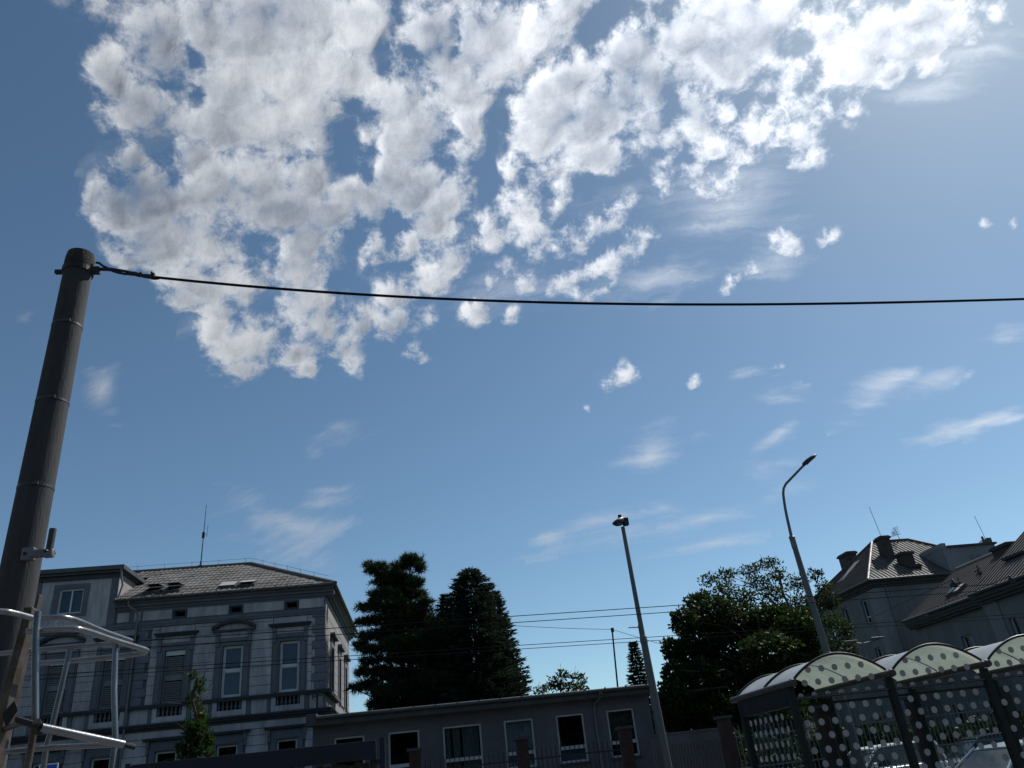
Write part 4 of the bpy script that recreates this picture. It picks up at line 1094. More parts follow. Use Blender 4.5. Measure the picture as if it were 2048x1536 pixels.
def west_window(x, a, b, c, d, frame=True):
    f = MB()
    f.box(x + 0.14, x + 0.21, a, a + 0.06, c, d).box(x + 0.14, x + 0.21, b - 0.06, b, c, d).box(x + 0.14, x + 0.21, a + 0.06, b - 0.06, c, c + 0.06).box(x + 0.14, x + 0.21, a + 0.06, b - 0.06, d - 0.06, d)
    f.box(x + 0.13, x + 0.21, a + 0.06, b - 0.06, c + (d - c) * 0.25, c + (d - c) * 0.25 + 0.07)
    w = f.build('window', M['white'], inst)
    slab('pane', x + 0.17, x + 0.18, a + 0.06, b - 0.06, c + 0.06, d - 0.06, M['glass'], w)
    slab('sill', x - 0.06, x + 0.05, a - 0.05, b + 0.05, c - 0.07, c - 0.003, M['wall2b'], w)


for k, (a, b, c, d) in enumerate(tw):
    west_window(TX, a, b, c, d)
slab('curtain', TX + 0.26, TX + 0.27, 49.6, 49.95, 8.3, 9.65, M['lace'], inst)
slab('curtain', TX + 0.26, TX + 0.27, 47.0, 47.4, 5.1, 6.75, M['lace'], inst)


def box_cornice(x0, x1, y0, y1, z, out=0.42):
    m = MB()
    for k, (o, a, b) in enumerate(((out * 0.35, 0.0, 0.12), (out * 0.7, 0.12, 0.24), (out, 0.24, 0.36))):
        m.box(x0 - o, x1 + o, y0 - o, y1 + o, z + a, z + b)
    return m


box_cornice(TX, 38.0, TY, 55.0, 10.102).build('cornice', M['fascia'], inst)
ex0, ex1, ey0, ey1, ez = TX - 0.46, 38.46, TY - 0.46, 55.46, 10.47
ra, rb_, rz = (31.75, 50.4, 14.0), (34.5, 50.4, 14.0), 14.0
troof = MB().add([(ex0, ey0, ez), (ex1, ey0, ez), (ex1, ey1, ez), (ex0, ey1, ez), ra, rb_], [(0, 1, 5, 4), (1, 2, 5), (2, 3, 4, 5), (3, 0, 4), (3, 2, 1, 0)]).build('roof', M['metal_roof'], inst)


def seam(p, q, parent, r=0.028):
    """A standing seam running up the slope from p to q."""
    p, q = Vector(p), Vector(q)
    d = (q - p).normalized()
    s = d.cross(Vector((0, 0, 1))).normalized() * r * 0.6
    u = s.cross(d).normalized() * r
    if u.z < 0:
        u = -u
    lo = [p - s, p + s, p + s + u * 1.6, p - s + u * 1.6]
    hi = [q - s, q + s, q + s + u * 1.6, q - s + u * 1.6]
    return MB().loft([lo, hi]).build('roof_seam', M['metal_rib'], parent)


def tri_height(x, x0, xa, xb, x1):
    return min(1.0, max(0.0, (x - x0) / (xa - x0) if x < xa else ((x1 - x) / (x1 - xb) if x > xb else 1.0)))


for i in range(38):
    x = ex0 + 0.3 + i * 0.28
    t = tri_height(x, ex0, ra[0], rb_[0], ex1)
    if t > 0.03:
        seam((x, ey0, ez), (x, ey0 + (50.4 - ey0) * t, ez + (rz - ez) * t), troof)
for i in range(34):
    y = ey0 + 0.3 + i * 0.28
    t = tri_height(y, ey0, 50.4, 50.4, ey1)
    if t > 0.03:
        seam((ex0, y, ez), (ex0 + (ra[0] - ex0) * t, y, ez + (rz - ez) * t), troof)
for a, b in (((ex0, ey0, ez), ra), ((ex1, ey0, ez), rb_), ((ex0, ey1, ez), ra), (ra, rb_)):
    MB().tube([Vector(a) + Vector((0, 0, 0.06)), Vector(b) + Vector((0, 0, 0.06))], 0.09, 8).build('hip_cap', M['pale_sheet'] if a[1] == ey0 and a[0] == ex0 else M['metal_rib'], troof, smooth=True)
MB().tube([(ex0 - 0.06, ey0 - 0.06, ez), (ex1, ey0 - 0.06, ez)], 0.075, 8).tube([(ex0 - 0.06, ey0 - 0.06, ez), (ex0 - 0.06, ey1, ez)], 0.075, 8).build('gutter', M['zinc'], inst, smooth=True)
k1 = (ra[0] - ex0) / (rz - ez)
zz = lambda x, o: ez + (x - ex0) / k1 + o
MB().add([(28.9, 50.6, zz(28.9, .07)), (28.9, 51.5, zz(28.9, .07)), (30.3, 50.9, zz(30.3, .07)), (30.3, 50.1, zz(30.3, .07)), (28.9, 50.6, zz(28.9, 0)), (28.9, 51.5, zz(28.9, 0)), (30.3, 50.9, zz(30.3, 0)), (30.3, 50.1, zz(30.3, 0))],
         [(3, 2, 1, 0), (0, 1, 5, 4), (1, 2, 6, 5), (2, 3, 7, 6), (3, 0, 4, 7)]).build('pale_patch', M['pale_sheet'], troof)


def chimney(x, y, z0, z1, w, d, parent=inst):
    m = MB().box(x - w / 2, x + w / 2, y - d / 2, y + d / 2, z0, z1).box(x - w / 2 - 0.09, x + w / 2 + 0.09, y - d / 2 - 0.09, y + d / 2 + 0.09, z1, z1 + 0.13)
    m.box(x - w / 2 - 0.02, x + w / 2 + 0.02, y - d / 2 - 0.02, y + d / 2 + 0.02, z1 + 0.13, z1 + 0.2)
    return m.build('chimney', M['chimney'], parent)


chimney(31.15, 48.2, 12.0, 13.62, 0.62, 0.7)
chimney(31.45, 46.9, 10.7, 12.15, 0.78, 0.7)
chimney(31.55, 46.45, 10.7, 11.25, 0.75, 0.25)
chimney(30.9, 52.6, 12.6, 13.72, 0.7, 1.3)
MB().tube([(31.15, 48.2, 13.8), (30.98, 48.2, 15.95)], 0.016, 5).build('lightning_rod', M['iron'], inst)
ar = MB().tube([(33.9, 50.4, 13.95), (33.75, 50.4, 15.0)], 0.02, 5).tube([(33.3, 50.4, 14.35), (34.1, 50.4, 14.5)], 0.014, 5)
for i in range(6):
    ar.tube([(33.72 + i * 0.015, 50.0, 14.45 + i * 0.1), (33.72 + i * 0.015, 50.8, 14.45 + i * 0.1)], 0.012, 4)
    ar.tube([(33.3 + i * 0.05, 50.2, 14.36 + i * 0.01), (33.3 + i * 0.05, 50.2, 14.62 + i * 0.01)], 0.012, 4)
ar.build('roof_aerial', M['iron'], inst)
MB().tube([(28.72, 45.66, 10.1), (28.72, 45.66, 0.2)], 0.055, 8).build('downpipe', M['pipe'], inst, smooth=True)
# stair tower behind the wing
MB().box(33.3, 37.0, 45.6, 50.0, 8.0, 12.15).build('stair_tower', M['wall2b'], inst)
MB().extrude_x([(45.55, 12.152), (45.55, 12.46), (47.6, 12.46), (49.9, 12.2), (49.9, 12.152)], 33.28, 33.6).build('parapet', M['wall2b'], inst)
slab('coping', 33.62, 37.1, 45.45, 50.1, 12.152, 12.27, M['dark_trim'], inst)
MB().add([(36.2, 45.7, 12.272), (37.02, 45.7, 12.272), (37.02, 46.3, 12.272), (36.2, 46.3, 12.272), (36.7, 45.7, 12.62), (37.02, 45.7, 12.62), (37.02, 46.3, 12.62), (36.7, 46.3, 12.62)],
         [(0, 1, 5, 4), (1, 2, 6, 5), (2, 3, 7, 6), (3, 0, 4, 7), (4, 5, 6, 7)]).tube([(36.5, 45.8, 12.4), (36.5, 45.8, 12.75)], 0.07, 8).build('vent_cowl', M['zinc'], inst)
MB().tube([(36.85, 46.0, 12.6), (36.7, 46.0, 14.2)], 0.014, 5).build('lightning_rod', M['iron'], inst)
f = MB().box(34.98, 35.72, 45.56, 45.598, 11.05, 11.57).build('window', M['wall2'], inst)
# the lower wing that runs towards the street
WX = 27.2
ww = [(37.35, 38.25, 4.3, 5.92), (40.0, 40.8, 4.3, 5.92), (37.35, 38.25, 1.2, 2.9), (40.0, 40.8, 1.2, 2.9)]
vs, fs = wall_holes(35.45, 41.7, 0, 7.05, ww, 0.35)
MB().add([(WX + d, u, z) for u, d, z in vs], [tuple(reversed(q)) for q in fs]).build('wing_wall', M['wall2'], inst)
for a, b, c, d in ww:
    west_window(WX, a, b, c, d)
slab('curtain', WX + 0.26, WX + 0.27, 37.45, 37.9, 4.35, 5.9, M['lace'], inst)
MB().box(WX + 0.351, 35.0, 41.35, 41.7, 0, 7.05).build('wing_end_wall', M['wall2'], inst)
MB().add([(27.3, 41.69, 7.05), (34.9, 41.69, 7.05), (31.1, 41.69, 9.75), (27.3, 41.4, 7.05), (34.9, 41.4, 7.05), (31.1, 41.4, 9.75)], [(0, 2, 1), (3, 4, 5), (0, 3, 5, 2), (1, 2, 5, 4), (0, 1, 4, 3)]).build('gable', M['wall2'], inst)
b2 = [(33.55, 34.05, 4.35, 6.05), (31.0, 31.5, 4.35, 6.05), (33.55, 34.05, 1.2, 2.9), (31.0, 31.5, 1.2, 2.9)]
vs, fs = wall_holes(24.0, 35.2, 0, 7.1, b2, 0.35)
MB().add([(26.85 + d, u, z) for u, d, z in vs], [tuple(reversed(q)) for q in fs]).build('wing_wall', M['wall2'], inst)
for a, b, c, d in b2:
    west_window(26.85, a, b, c, d)
MB().box(26.85, 35.0, 35.201, 35.44, 0, 7.1).build('party_wall', M['wall2'], inst)
MB().box(28.6, 34.5, 24.5, 41.0, 0.02, 7.0).build('dark_interior', M['void'], inst)
slab('corner_pilaster', 26.79, 26.848, 34.3, 35.2, 0, 7.05, M['wall2b'], inst)


def wing_roof(x0, y0, y1, z0, xr, zr, nm):
    m = MB().add([(x0, y0, z0), (x0, y1, z0), (xr, y1, zr), (xr, y0, zr), (2 * xr - x0, y1, z0), (2 * xr - x0, y0, z0),
                  (x0, y0, z0 - 0.1), (x0, y1, z0 - 0.1), (xr, y1, zr - 0.1), (xr, y0, zr - 0.1), (2 * xr - x0, y1, z0 - 0.1), (2 * xr - x0, y0, z0 - 0.1)],
                 [(0, 3, 2, 1), (3, 5, 4, 2), (6, 7, 8, 9), (9, 8, 10, 11), (0, 1, 7, 6), (1, 2, 8, 7), (2, 4, 10, 8), (4, 5, 11, 10), (5, 3, 9, 11), (3, 0, 6, 9)])
    o = m.build('wing_roof', M['metal_roof'], inst)
    n = int((y1 - y0) / 0.30)
    for i in range(n + 1):
        y = y0 + 0.06 + i * (y1 - y0 - 0.12) / n
        seam((x0, y, z0), (xr, y, zr), o, 0.026)
    MB().tube([(xr, y0, zr + 0.03), (xr, y1, zr + 0.03)], 0.09, 8).build('ridge_cap', M['pale_sheet'] if nm else M['metal_rib'], o, smooth=True)
    MB().tube([(x0 - 0.07, y0, z0 - 0.03), (x0 - 0.07, y1, z0 - 0.03)], 0.08, 8).build('gutter', M['zinc'], inst, smooth=True)
    return o


wing_roof(26.80, 35.42, 42.0, 7.42, 31.1, 10.02, 1)
wing_roof(26.40, 24.0, 35.40, 7.45, 31.4, 10.85, 0)
MB().box(26.95, 27.198, 35.46, 41.9, 6.9, 7.02).box(26.84, 27.198, 35.46, 41.95, 7.02, 7.16).box(26.78, 27.198, 35.46, 41.98, 7.16, 7.30).build('cornice', M['fascia'], inst)
MB().box(26.6, 26.848, 24.0, 35.3, 6.92, 7.05).box(26.48, 26.848, 24.0, 35.35, 7.05, 7.18).box(26.4, 26.848, 24.0, 35.38, 7.18, 7.33).build('cornice', M['fascia'], inst)
chimney(31.0, 37.5, 9.3, 10.02, 0.8, 1.25)
d = MB().box(28.3, 29.6, 33.3, 34.55, 7.9, 8.78).box(28.15, 29.8, 33.2, 34.65, 8.78, 8.9)
d.build('roof_dormer', M['chimney'], inst)
for x, y in ((29.35, 38.0), (29.75, 36.3), (28.95, 37.4), (28.7, 38.9)):
    z = 7.42 + (x - 26.8) * 2.6 / 4.3
    MB().tube([(x - 0.12, y - 0.22, z + 0.02), (x, y, z + 0.26), (x + 0.1, y + 0.22, z + 0.08)], 0.03, 5).tube([(x, y, z), (x, y, z + 0.4)], 0.028, 5).tube([(x - 0.1, y - 0.25, z + 0.12), (x - 0.1, y + 0.25, z + 0.12)], 0.03, 5).build('roof_step', M['iron'], inst)
for y in (38.55, 37.85):
    z = 7.42 + 1.05 * 2.6 / 4.3
    s = MB().add([(27.7, y, z - .06), (27.7, y + 0.45, z - .06), (28.3, y + 0.45, z + .33), (28.3, y, z + .33), (27.66, y, z + .09), (27.66, y + 0.45, z + .09), (28.26, y + 0.45, z + .45), (28.26, y, z + .45)],
                 [(0, 3, 2, 1), (4, 5, 6, 7), (0, 1, 5, 4), (1, 2, 6, 5), (2, 3, 7, 6), (3, 0, 4, 7)]).build('skylight', M['zinc'], inst)
    MB().add([(27.70, y + 0.06, z + .125), (27.70, y + 0.39, z + .125), (28.2, y + 0.39, z + .425), (28.2, y + 0.06, z + .425)], [(0, 3, 2, 1)]).build('pane', M['lace'] if y < 38 else M['car_glass'], s)

# ------------------------------------------------------------------ trees
def foliage_arrays(centres, normals, ups, length, width, kind, rng):
    """Leaf- or needle-shaped faces, one island each."""
    n = len(centres)
    side = np.cross(normals, ups)
    side /= np.linalg.norm(side, axis=1, keepdims=True) + 1e-9
    L = (length * rng.uniform(0.65, 1.3, n))[:, None]
    W = (width * rng.uniform(0.7, 1.25, n))[:, None]
    if kind == 'needle':
        v = np.stack([centres - side * W * 0.5, centres + side * W * 0.5, centres + ups * L], 1).reshape(-1, 3)
        f = np.arange(3 * n).reshape(-1, 3)
    else:
        v = np.stack([centres, centres + ups * L * 0.45 + side * W * 0.5, centres + ups * L + normals * L * 0.12, centres + ups * L * 0.45 - side * W * 0.5], 1).reshape(-1, 3)
        f = np.arange(4 * n).reshape(-1, 4)
    return v, f


def foliage_obj(name, v, f, mat, parent):
    k = f.shape[1]
    me = bpy.data.meshes.new(name)
    org = np.array(ORG.get(parent.name, (0, 0, 0)))
    v = (v - org).astype(np.float32)
    me.vertices.add(len(v))
    me.vertices.foreach_set('co', v.ravel())
    me.loops.add(f.size)
    me.loops.foreach_set('vertex_index', f.ravel().astype(np.int32))
    me.polygons.add(len(f))
    me.polygons.foreach_set('loop_start', np.arange(0, f.size, k, dtype=np.int32))
    me.polygons.foreach_set('loop_total', np.full(len(f), k, dtype=np.int32))
    me.update(calc_edges=True)
    me.validate()
    me.materials.append(mat)
    return mesh_obj(name, me, parent)


def unit(rng, n):
    d = rng.normal(size=(n, 3))
    return d / np.linalg.norm(d, axis=1, keepdims=True)


def clump_leaves(clumps, per, size, kind, rng, depth=1.0, up=0.3, tuft=1, shell=0.55):
    vs, fs, o = [], [], 0
    for x, y, z, a, b in clumps:
        n = max(20, int(per * a * b * 4))
        d = unit(rng, n)
        r = rng.uniform(shell, 1.0, n) ** 0.7 * (1 + 0.22 * np.sin(d[:, 0] * 7 + x * 3) * np.cos(d[:, 2] * 6 + z * 5))
        c = np.stack([x + d[:, 0] * r * a, y + d[:, 1] * r * a * depth, z + d[:, 2] * r * b], 1)
        if tuft > 1:
            c = np.repeat(c, tuft, 0)
            d = np.repeat(d, tuft, 0)
        m = len(c)
        ups = d * 0.55 + unit(rng, m) * 0.9 + np.array([0, 0, up])
        ups /= np.linalg.norm(ups, axis=1, keepdims=True)
        v, f = foliage_arrays(c, unit(rng, m), ups, size[0], size[1], kind, rng)
        vs.append(v)
        fs.append(f + o)
        o += len(v)
    return np.concatenate(vs), np.concatenate(fs)


def limbs(base, top, clumps, r0, r1, seed, every=1):
    """Tapered trunk with a curved limb out to the clumps."""
    rr = random.Random(seed)
    m = MB()
    base, top = Vector(base), Vector(top)
    n = 9
    tr = [base.lerp(top, i / n) + Vector((rr.uniform(-.12, .12), rr.uniform(-.12, .12), 0)) * (0 < i < n) for i in range(n + 1)]
    m.tube(tr, [r0 + (r1 - r0) * (i / n) ** 0.8 for i in range(n + 1)], 9)
    for k, c in enumerate(clumps):
        if k % every:
            continue
        c = Vector(c[:3])
        t = min(0.95, max(0.12, (c.z - base.z) / (top.z - base.z) * 0.82 - 0.06))
        s = base.lerp(top, t)
        mid = s.lerp(c, 0.5) + Vector((0, 0, 0.12 * (c - s).length)) + Vector((rr.uniform(-.2, .2), rr.uniform(-.2, .2), 0))
        ra_ = (r0 + (r1 - r0) * t) * 0.42
        pts = [s, s.lerp(mid, 0.5) + Vector((0, 0, .04)), mid, mid.lerp(c, 0.55), c]
        m.tube(pts, [ra_, ra_ * 0.8, ra_ * 0.55, ra_ * 0.35, ra_ * 0.15], 6)
        for j in range(4):
            e = c + Vector((rr.uniform(-1, 1), rr.uniform(-1, 1), rr.uniform(-.4, .9))).normalized() * rr.uniform(.35, .75)
            m.tube([mid.lerp(c, rr.uniform(.3, 1)), e], [ra_ * 0.22, 0.008], 4)
    return m


def leafy_tree(name, label, clumps, base, top, r0, mat, per, size, kind, seed, depth=1.0, up=0.3, tuft=1, shell=0.55, every=1, extra=0):
    rng = np.random.default_rng(seed)
    t = thing(name, label, 'tree', base)
    limbs(base, top, clumps, r0, 0.04, seed, every).build('trunk', M['bark'], t, smooth=True)
    v, f = clump_leaves(clumps, per, size, kind, rng, depth, up, tuft, shell)
    foliage_obj('crown', v, f, mat, t)
    return t


leafy_tree('pine_tree', 'tall ragged dark pine with layered boughs next to the villa', [(x, y, z, a * 1.06, b * 0.66) for x, y, z, a, b in PINE], (-1.0, 42, 0), (-0.35, 42, 12.9), 0.28, M['needle'], 330, (0.30, 0.045), 'needle', 5, depth=1.0, up=0.5, tuft=7, shell=0.15)


def spruce(label, base, h, rad, seed, mat, dens=1.0, z0=1.2, blunt=0.0):
    rng = np.random.default_rng(seed)
    t = thing('spruce_tree', label, 'tree', base)
    b = Vector(base)
    MB().tube([b, b + Vector((0.05, 0, h * 0.5)), b + Vector((0, 0, h * 0.99))], [0.2, 0.12, 0.012], 8).build('trunk', M['bark'], t, smooth=True)
    C, U, wood = [], [], MB()
    z = z0
    while z < h:
        f = (h - z) / (h - z0)
        R = rad * (f ** (0.80 - blunt)) + 0.06
        nb = max(5, int(6 + 6 * f))
        a0 = rng.uniform(0, 6.28)
        for k in range(nb):
            a = a0 + 6.283 * k / nb + rng.uniform(-.25, .25)
            r = R * rng.uniform(0.72, 1.12)
            ns = max(4, int(r / 0.075 * dens))
            s = np.linspace(0.12, 1, ns)
            droop = -0.30 * r * s + 0.24 * r * s ** 2.2
            hx, hy = math.cos(a), math.sin(a)
            P = np.stack([base[0] + hx * r * s, base[1] + hy * r * s, base[2] + z + droop + 0.05], 1)
            if k % 2 == 0 and r > 0.5:
                wood.tube([P[0], P[ns // 2], P[-1]], [0.03, 0.02, 0.006], 4)
            side = np.array([-hy, hx, 0.0])
            fwd = np.array([hx, hy, 0.1])
            for sg in (-1, 1):
                for j in range(3):
                    w = 0.34 * r * (1 - s * 0.75) * rng.uniform(0.15, 1.0, ns) + 0.03
                    C.append(P + side * (sg * w)[:, None] + rng.normal(0, 0.03, (ns, 3)))
                    u = fwd * rng.uniform(0.4, 1.1, (ns, 1)) + side * sg * rng.uniform(0.1, 0.7, (ns, 1)) + np.array([0, 0, 1]) * rng.uniform(-0.35, 0.45, (ns, 1))
                    U.append(u / np.linalg.norm(u, axis=1, keepdims=True))
        z += 0.17 + 0.10 * f
    C, U = np.concatenate(C), np.concatenate(U)
    v, f = foliage_arrays(C, unit(rng, len(C)), U, 0.23, 0.085, 'needle', rng)
    wood.build('bough', M['bark'], t)
    foliage_obj('crown', v, f, mat, t)
    return t


spruce('broad blue-green spruce, tallest of the three standing together behind the low building', (2.75, 41.5, 0), 12.0, 2.75, 21, M['needle_blue'], 1.0, 1.5, 0.40)
spruce('slender spruce at the right edge of the conifer group behind the low building', (4.05, 42.6, 0), 11.0, 1.9, 22, M['needle_blue'], 0.9, 3.0, 0.15)
spruce('slender spruce between the ragged pine and the broad blue-green spruce', (1.45, 43.2, 0), 11.1, 1.9, 23, M['needle_blue'], 0.9, 3.0, 0.2)
spruce('small pointed spruce far off between the lamp post and the low roof', (13.35, 50.0, 0), 8.75, 1.5, 24, M['needle'], 0.9, 1.2, 0.0)
leafy_tree('maple_tree', 'dense dark broadleaf tree in front of the old building beside the shelter', MAPLE, (15.6, 36.2, 0), (15.9, 36.2, 7.6), 0.32, M['leaf'], 520, (0.20, 0.15), 'leaf', 31, depth=1.1, up=0.0, shell=0.35)
leafy_tree('locust_tree', 'airy thin-leaved tree rising behind the dense broadleaf tree', [(x, y, z, a * 0.9, b * 0.8) for x, y, z, a, b in LOCUST], (19.2, 39.4, 0), (19.0, 39.2, 10.2), 0.24, M['leaf_airy'], 270, (0.18, 0.09), 'leaf', 32, depth=1.1, up=0.0, shell=0.1)
leafy_tree('distant_tree', 'small half-bare tree showing over the low flat roof', SHRUB, (7.2, 43.0, 0), (7.2, 43.0, 6.0), 0.10, M['leaf_airy'], 300, (0.17, 0.10), 'leaf', 33, up=0.0, shell=0.1)
leafy_tree('young_hornbeam', 'young bright green columnar tree in front of the villa', [(x + 0.10 * math.sin(z * 9.0), y, z, a * 0.80, b * 0.85) for x, y, z, a, b in YOUNG], (-6.55, 25, 0), (-6.6, 25, 5.3), 0.07, M['leaf_young'], 800, (0.13, 0.08), 'leaf', 34, up=0.5, shell=0.1)

# undergrowth behind the railings, and an added ring of trees to block the low sky
rr = random.Random(3)
H = [(9.6 + i * 0.55 + rr.uniform(-.2, .2), 29.0 + rr.uniform(-.7, .7), 1.0 + rr.uniform(0, 0.5), rr.uniform(.7, 1.0), rr.uniform(.7, .9)) for i in range(24)]
H += [(9.6 + i * 0.55, 29.2, 0.6, 0.85, 0.7) for i in range(24)]
hg = thing('hedge', 'dark overgrown hedge behind the railings under the broadleaf tree', 'hedge', (14, 29, 0))
v, f = clump_leaves(H, 420, (0.17, 0.13), 'leaf', np.random.default_rng(41), 0.9, 0.1, 1, 0.25)
foliage_obj('foliage', v, f, M['needle'], hg)


def far_trees():
    """A ring of far wood, lumpy crowns rising from the ground."""
    rng = np.random.default_rng(8)
    n, rows = 720, 9
    vs, fs = [], []
    for j in range(rows):
        for i in range(n):
            a = 2 * math.pi * i / n
            x, y = math.sin(a), math.cos(a)
            hgt = 9.5 + 7.0 * float(fbm(np.array([x * 9.0]), np.array([y * 9.0]), 5)[0]) + 7.0 * float(fbm(np.array([x * 40.0]), np.array([y * 40.0]), 6)[0])
            t = j / (rows - 1)
            back = min(1.0, max(0.0, (0.25 - y) / 0.6))  # unseen rear part is drawn in and raised to cut sky light
            hgt *= 1.0 + 0.35 * back
            R = (130.0 - 92.0 * back) + 26.0 * t * (1 - 0.6 * back) + 3.0 * float(fbm(np.array([x * 70.0 + j]), np.array([y * 70.0]), 7)[0])
            vs.append((R * x, R * y, -0.3 + hgt * math.sin(t * math.pi * 0.5) ** 0.6 + rng.uniform(-.4, .4) * (j > 0)))
    for j in range(rows - 1):
        for i in range(n):
            k = (i + 1) % n
            fs.append((j * n + i, (j + 1) * n + i, (j + 1) * n + k, j * n + k))
    org = bpy.data.objects.new('far_trees', None)
    core = [(x * 1.02, y * 1.02, z * 0.85) for x, y, z in vs]
    C = []
    for i in range(330):
        a = 2 * math.pi * (i + rng.uniform(-.4, .4)) / 330
        j = int(rng.integers(3, rows))
        k = int((a % (2 * math.pi)) / (2 * math.pi) * n) % n
        x, y, z = vs[j * n + k]
        sc = math.hypot(x, y) / 130.0
        C.append((x, y, max(1.5, z - 2.0 * sc), 4.6 * sc + 0.8, 4.2 * sc + 0.8))
        C.append((x * 0.98, y * 0.98, max(1.0, z * 0.45), 4.6 * sc + 0.8, 4.2 * sc + 0.8))
    lv, lf = clump_leaves(C, 2.6, (1.25, 0.9), 'leaf', rng, 1.0, 0.1, 1, 0.3)
    bpy.data.objects.remove(org)
    o = MB().add(core, fs).build('far_trees', M['wood_far'])
    o['kind'] = 'stuff'
    l = foliage_obj('foliage', lv, lf, M['leaf'], o)
    l['kind'] = 'stuff'
    o['label'] = 'dark wooded skyline far beyond the street'


M['wood_far'] = material('far_wood', (0.030, 0.042, 0.018), 0.95, vary=0.5, vscale=0.5, bump=1.0, bscale=1.5)
far_trees()

# ------------------------------------------------------------------ fence across the road
FY = 23.5
fence = thing('railing_fence', 'iron railing fence between brick pillars along the far pavement', 'fence', (8, FY, 0))
brick_me = MB().box(-0.118, 0.118, -0.055, 0.055, -0.033, 0.033)
brick_me = mesh_data('brick', brick_me.v, brick_me.f, M['brick'])
PILLARS = [-0.30 + 2.95 * k for k in range(7)]
for k, x in enumerate(PILLARS):
    core = MB().box(x - 0.155, x + 0.155, FY - 0.155, FY + 0.155, 0.0, 2.66).build('pillar', M['mortar'], fence)
    slab('coping', x - 0.215, x + 0.215, FY - 0.215, FY + 0.215, 2.66, 2.73, M['dark_trim'], core)
    if k > 5:
        continue
    for r in range(17):
        z = 2.62 - r * 0.078
        if r % 2:
            for dx in (-0.112, 0.0, 0.112):
                mesh_obj('brick', brick_me, core, (x + dx - 8, -0.115, z), scale=(0.44, 1.0, 1.0))
        else:
            for dx in (-0.084, 0.084):
                mesh_obj('brick', brick_me, core, (x + dx - 8, -0.115, z), scale=(0.67, 1.0, 1.0))
pk = MB().box(-0.011, 0.011, -0.011, 0.011, 0.0, 2.36).add([(-0.016, -0.016, 2.36), (0.016, -0.016, 2.36), (0.016, 0.016, 2.36), (-0.016, 0.016, 2.36), (0, 0, 2.47)], [(0, 1, 4), (1, 2, 4), (2, 3, 4), (3, 0, 4), (3, 2, 1, 0)])
picket_me = mesh_data('picket', pk.v, pk.f, M['iron'])
picket_grey = mesh_data('picket', pk.v, pk.f, M['grey_iron'])
for k in range(len(PILLARS) - 1):
    a, b = PILLARS[k] + 0.18, PILLARS[k + 1] - 0.18
    if k == 2:
        continue
    grey = k > 2
    for z in (0.35, 1.35, 2.15):
        slab('rail', a, b, FY - 0.016, FY + 0.016, z - 0.02, z + 0.02, M['grey_iron'] if grey else M['iron'], fence)
    n = 19
    for i in range(n):
        mesh_obj('picket', picket_grey if grey else picket_me, fence, (a + 0.09 + i * (b - a - 0.18) / (n - 1) - 8, 0, 0.0 if grey else -0.02))
# ribbed concrete screen that closes the gap in the fence
scr = thing('concrete_screen', 'pale ribbed concrete screen standing between the lamp post and the broadleaf tree', 'screen', (7.5, 24.3, 0))
slab('panel', 6.55, 8.62, 24.27, 24.35, 0.0, 2.42, M['panel'], scr)
for i in range(22):
    slab('rib', 6.60 + i * 0.092, 6.645 + i * 0.092, 24.245, 24.272, 0.05, 2.16, M['panel'], scr)
slab('capping', 6.52, 8.65, 24.24, 24.38, 2.422, 2.47, M['panel'], scr)
# dark fascia board on posts
brd = thing('fascia_board_stand', 'long dark blue fascia board over rough timber on the far pavement', 'board', (-4.5, 23.2, 0))
MB().box(-7.6, -1.33, 23.15, 23.32, 2.56, 3.02).build('board', M['board'], brd, bevel=0.01)
for i in range(31):
    x = -7.5 + i * 0.2
    h = 2.55 - 0.10 * ((i * 7) % 5) / 5
    slab('timber', x, x + 0.185, 23.24, 23.28, 0.05, h, M['timber'], brd)
slab('post', -1.23, -1.09, 23.16, 23.30, 0.0, 3.06, M['board'], brd)
slab('bracket', -1.328, -1.232, 23.19, 23.27, 2.42, 2.54, M['board'], brd)
slab('post', -7.75, -7.62, 23.16, 23.30, 0.0, 3.06, M['board'], brd)
# small blue sign
sg = thing('street_sign', 'small blue and white sign low behind the aluminium rails', 'sign', (-9.6, 23.0, 0))
MB().tube([(-9.55, 23.05, 0), (-9.55, 23.05, 3.25)], 0.03, 8).build('post', M['galv'], sg)
slab('plate', -9.80, -9.34, 23.0, 23.015, 2.80, 3.24, M['sign_white'], sg)
slab('face', -9.77, -9.37, 22.993, 22.999, 2.83, 3.21, M['sign_blue'], sg)

# ------------------------------------------------------------------ lamp posts
def lamp_head(parent, c, d, L, w):
    """Flat oval luminaire at c pointing along d."""
    c, d = Vector(c), Vector(d).normalized()
    s = d.cross(Vector((0, 0, 1))).normalized()
    u = s.cross(d)
    rings, prof = [], [(0.0, 0.30, 0.5), (0.10, 0.62, 0.9), (0.35, 0.95, 1.0), (0.65, 1.0, 0.85), (0.88, 0.75, 0.55), (1.0, 0.30, 0.25)]
    for t, ww, hh in prof:
        p = c + d * (t * L)
        rings.append([p + s * (math.cos(a) * ww * w) + u * (max(math.sin(a) * hh * 0.11, -0.025)) for a in [2 * math.pi * i / 14 for i in range(14)]])
    o = MB().loft(rings).build('lamp_head', M['lamp_dark'], parent, smooth=True)
    p = [c + d * (t * L) + s * (q * w * 0.72) - u * 0.03 for t, q in ((0.3, -1), (0.3, 1), (0.85, 0.75), (0.85, -0.75))]
    MB().add([*p, *[x - u * 0.02 for x in p]], [(0, 1, 2, 3), (7, 6, 5, 4), (0, 4, 5, 1), (1, 5, 6, 2), (2, 6, 7, 3), (3, 7, 4, 0)]).build('lens', M['lens'], o)
    return o


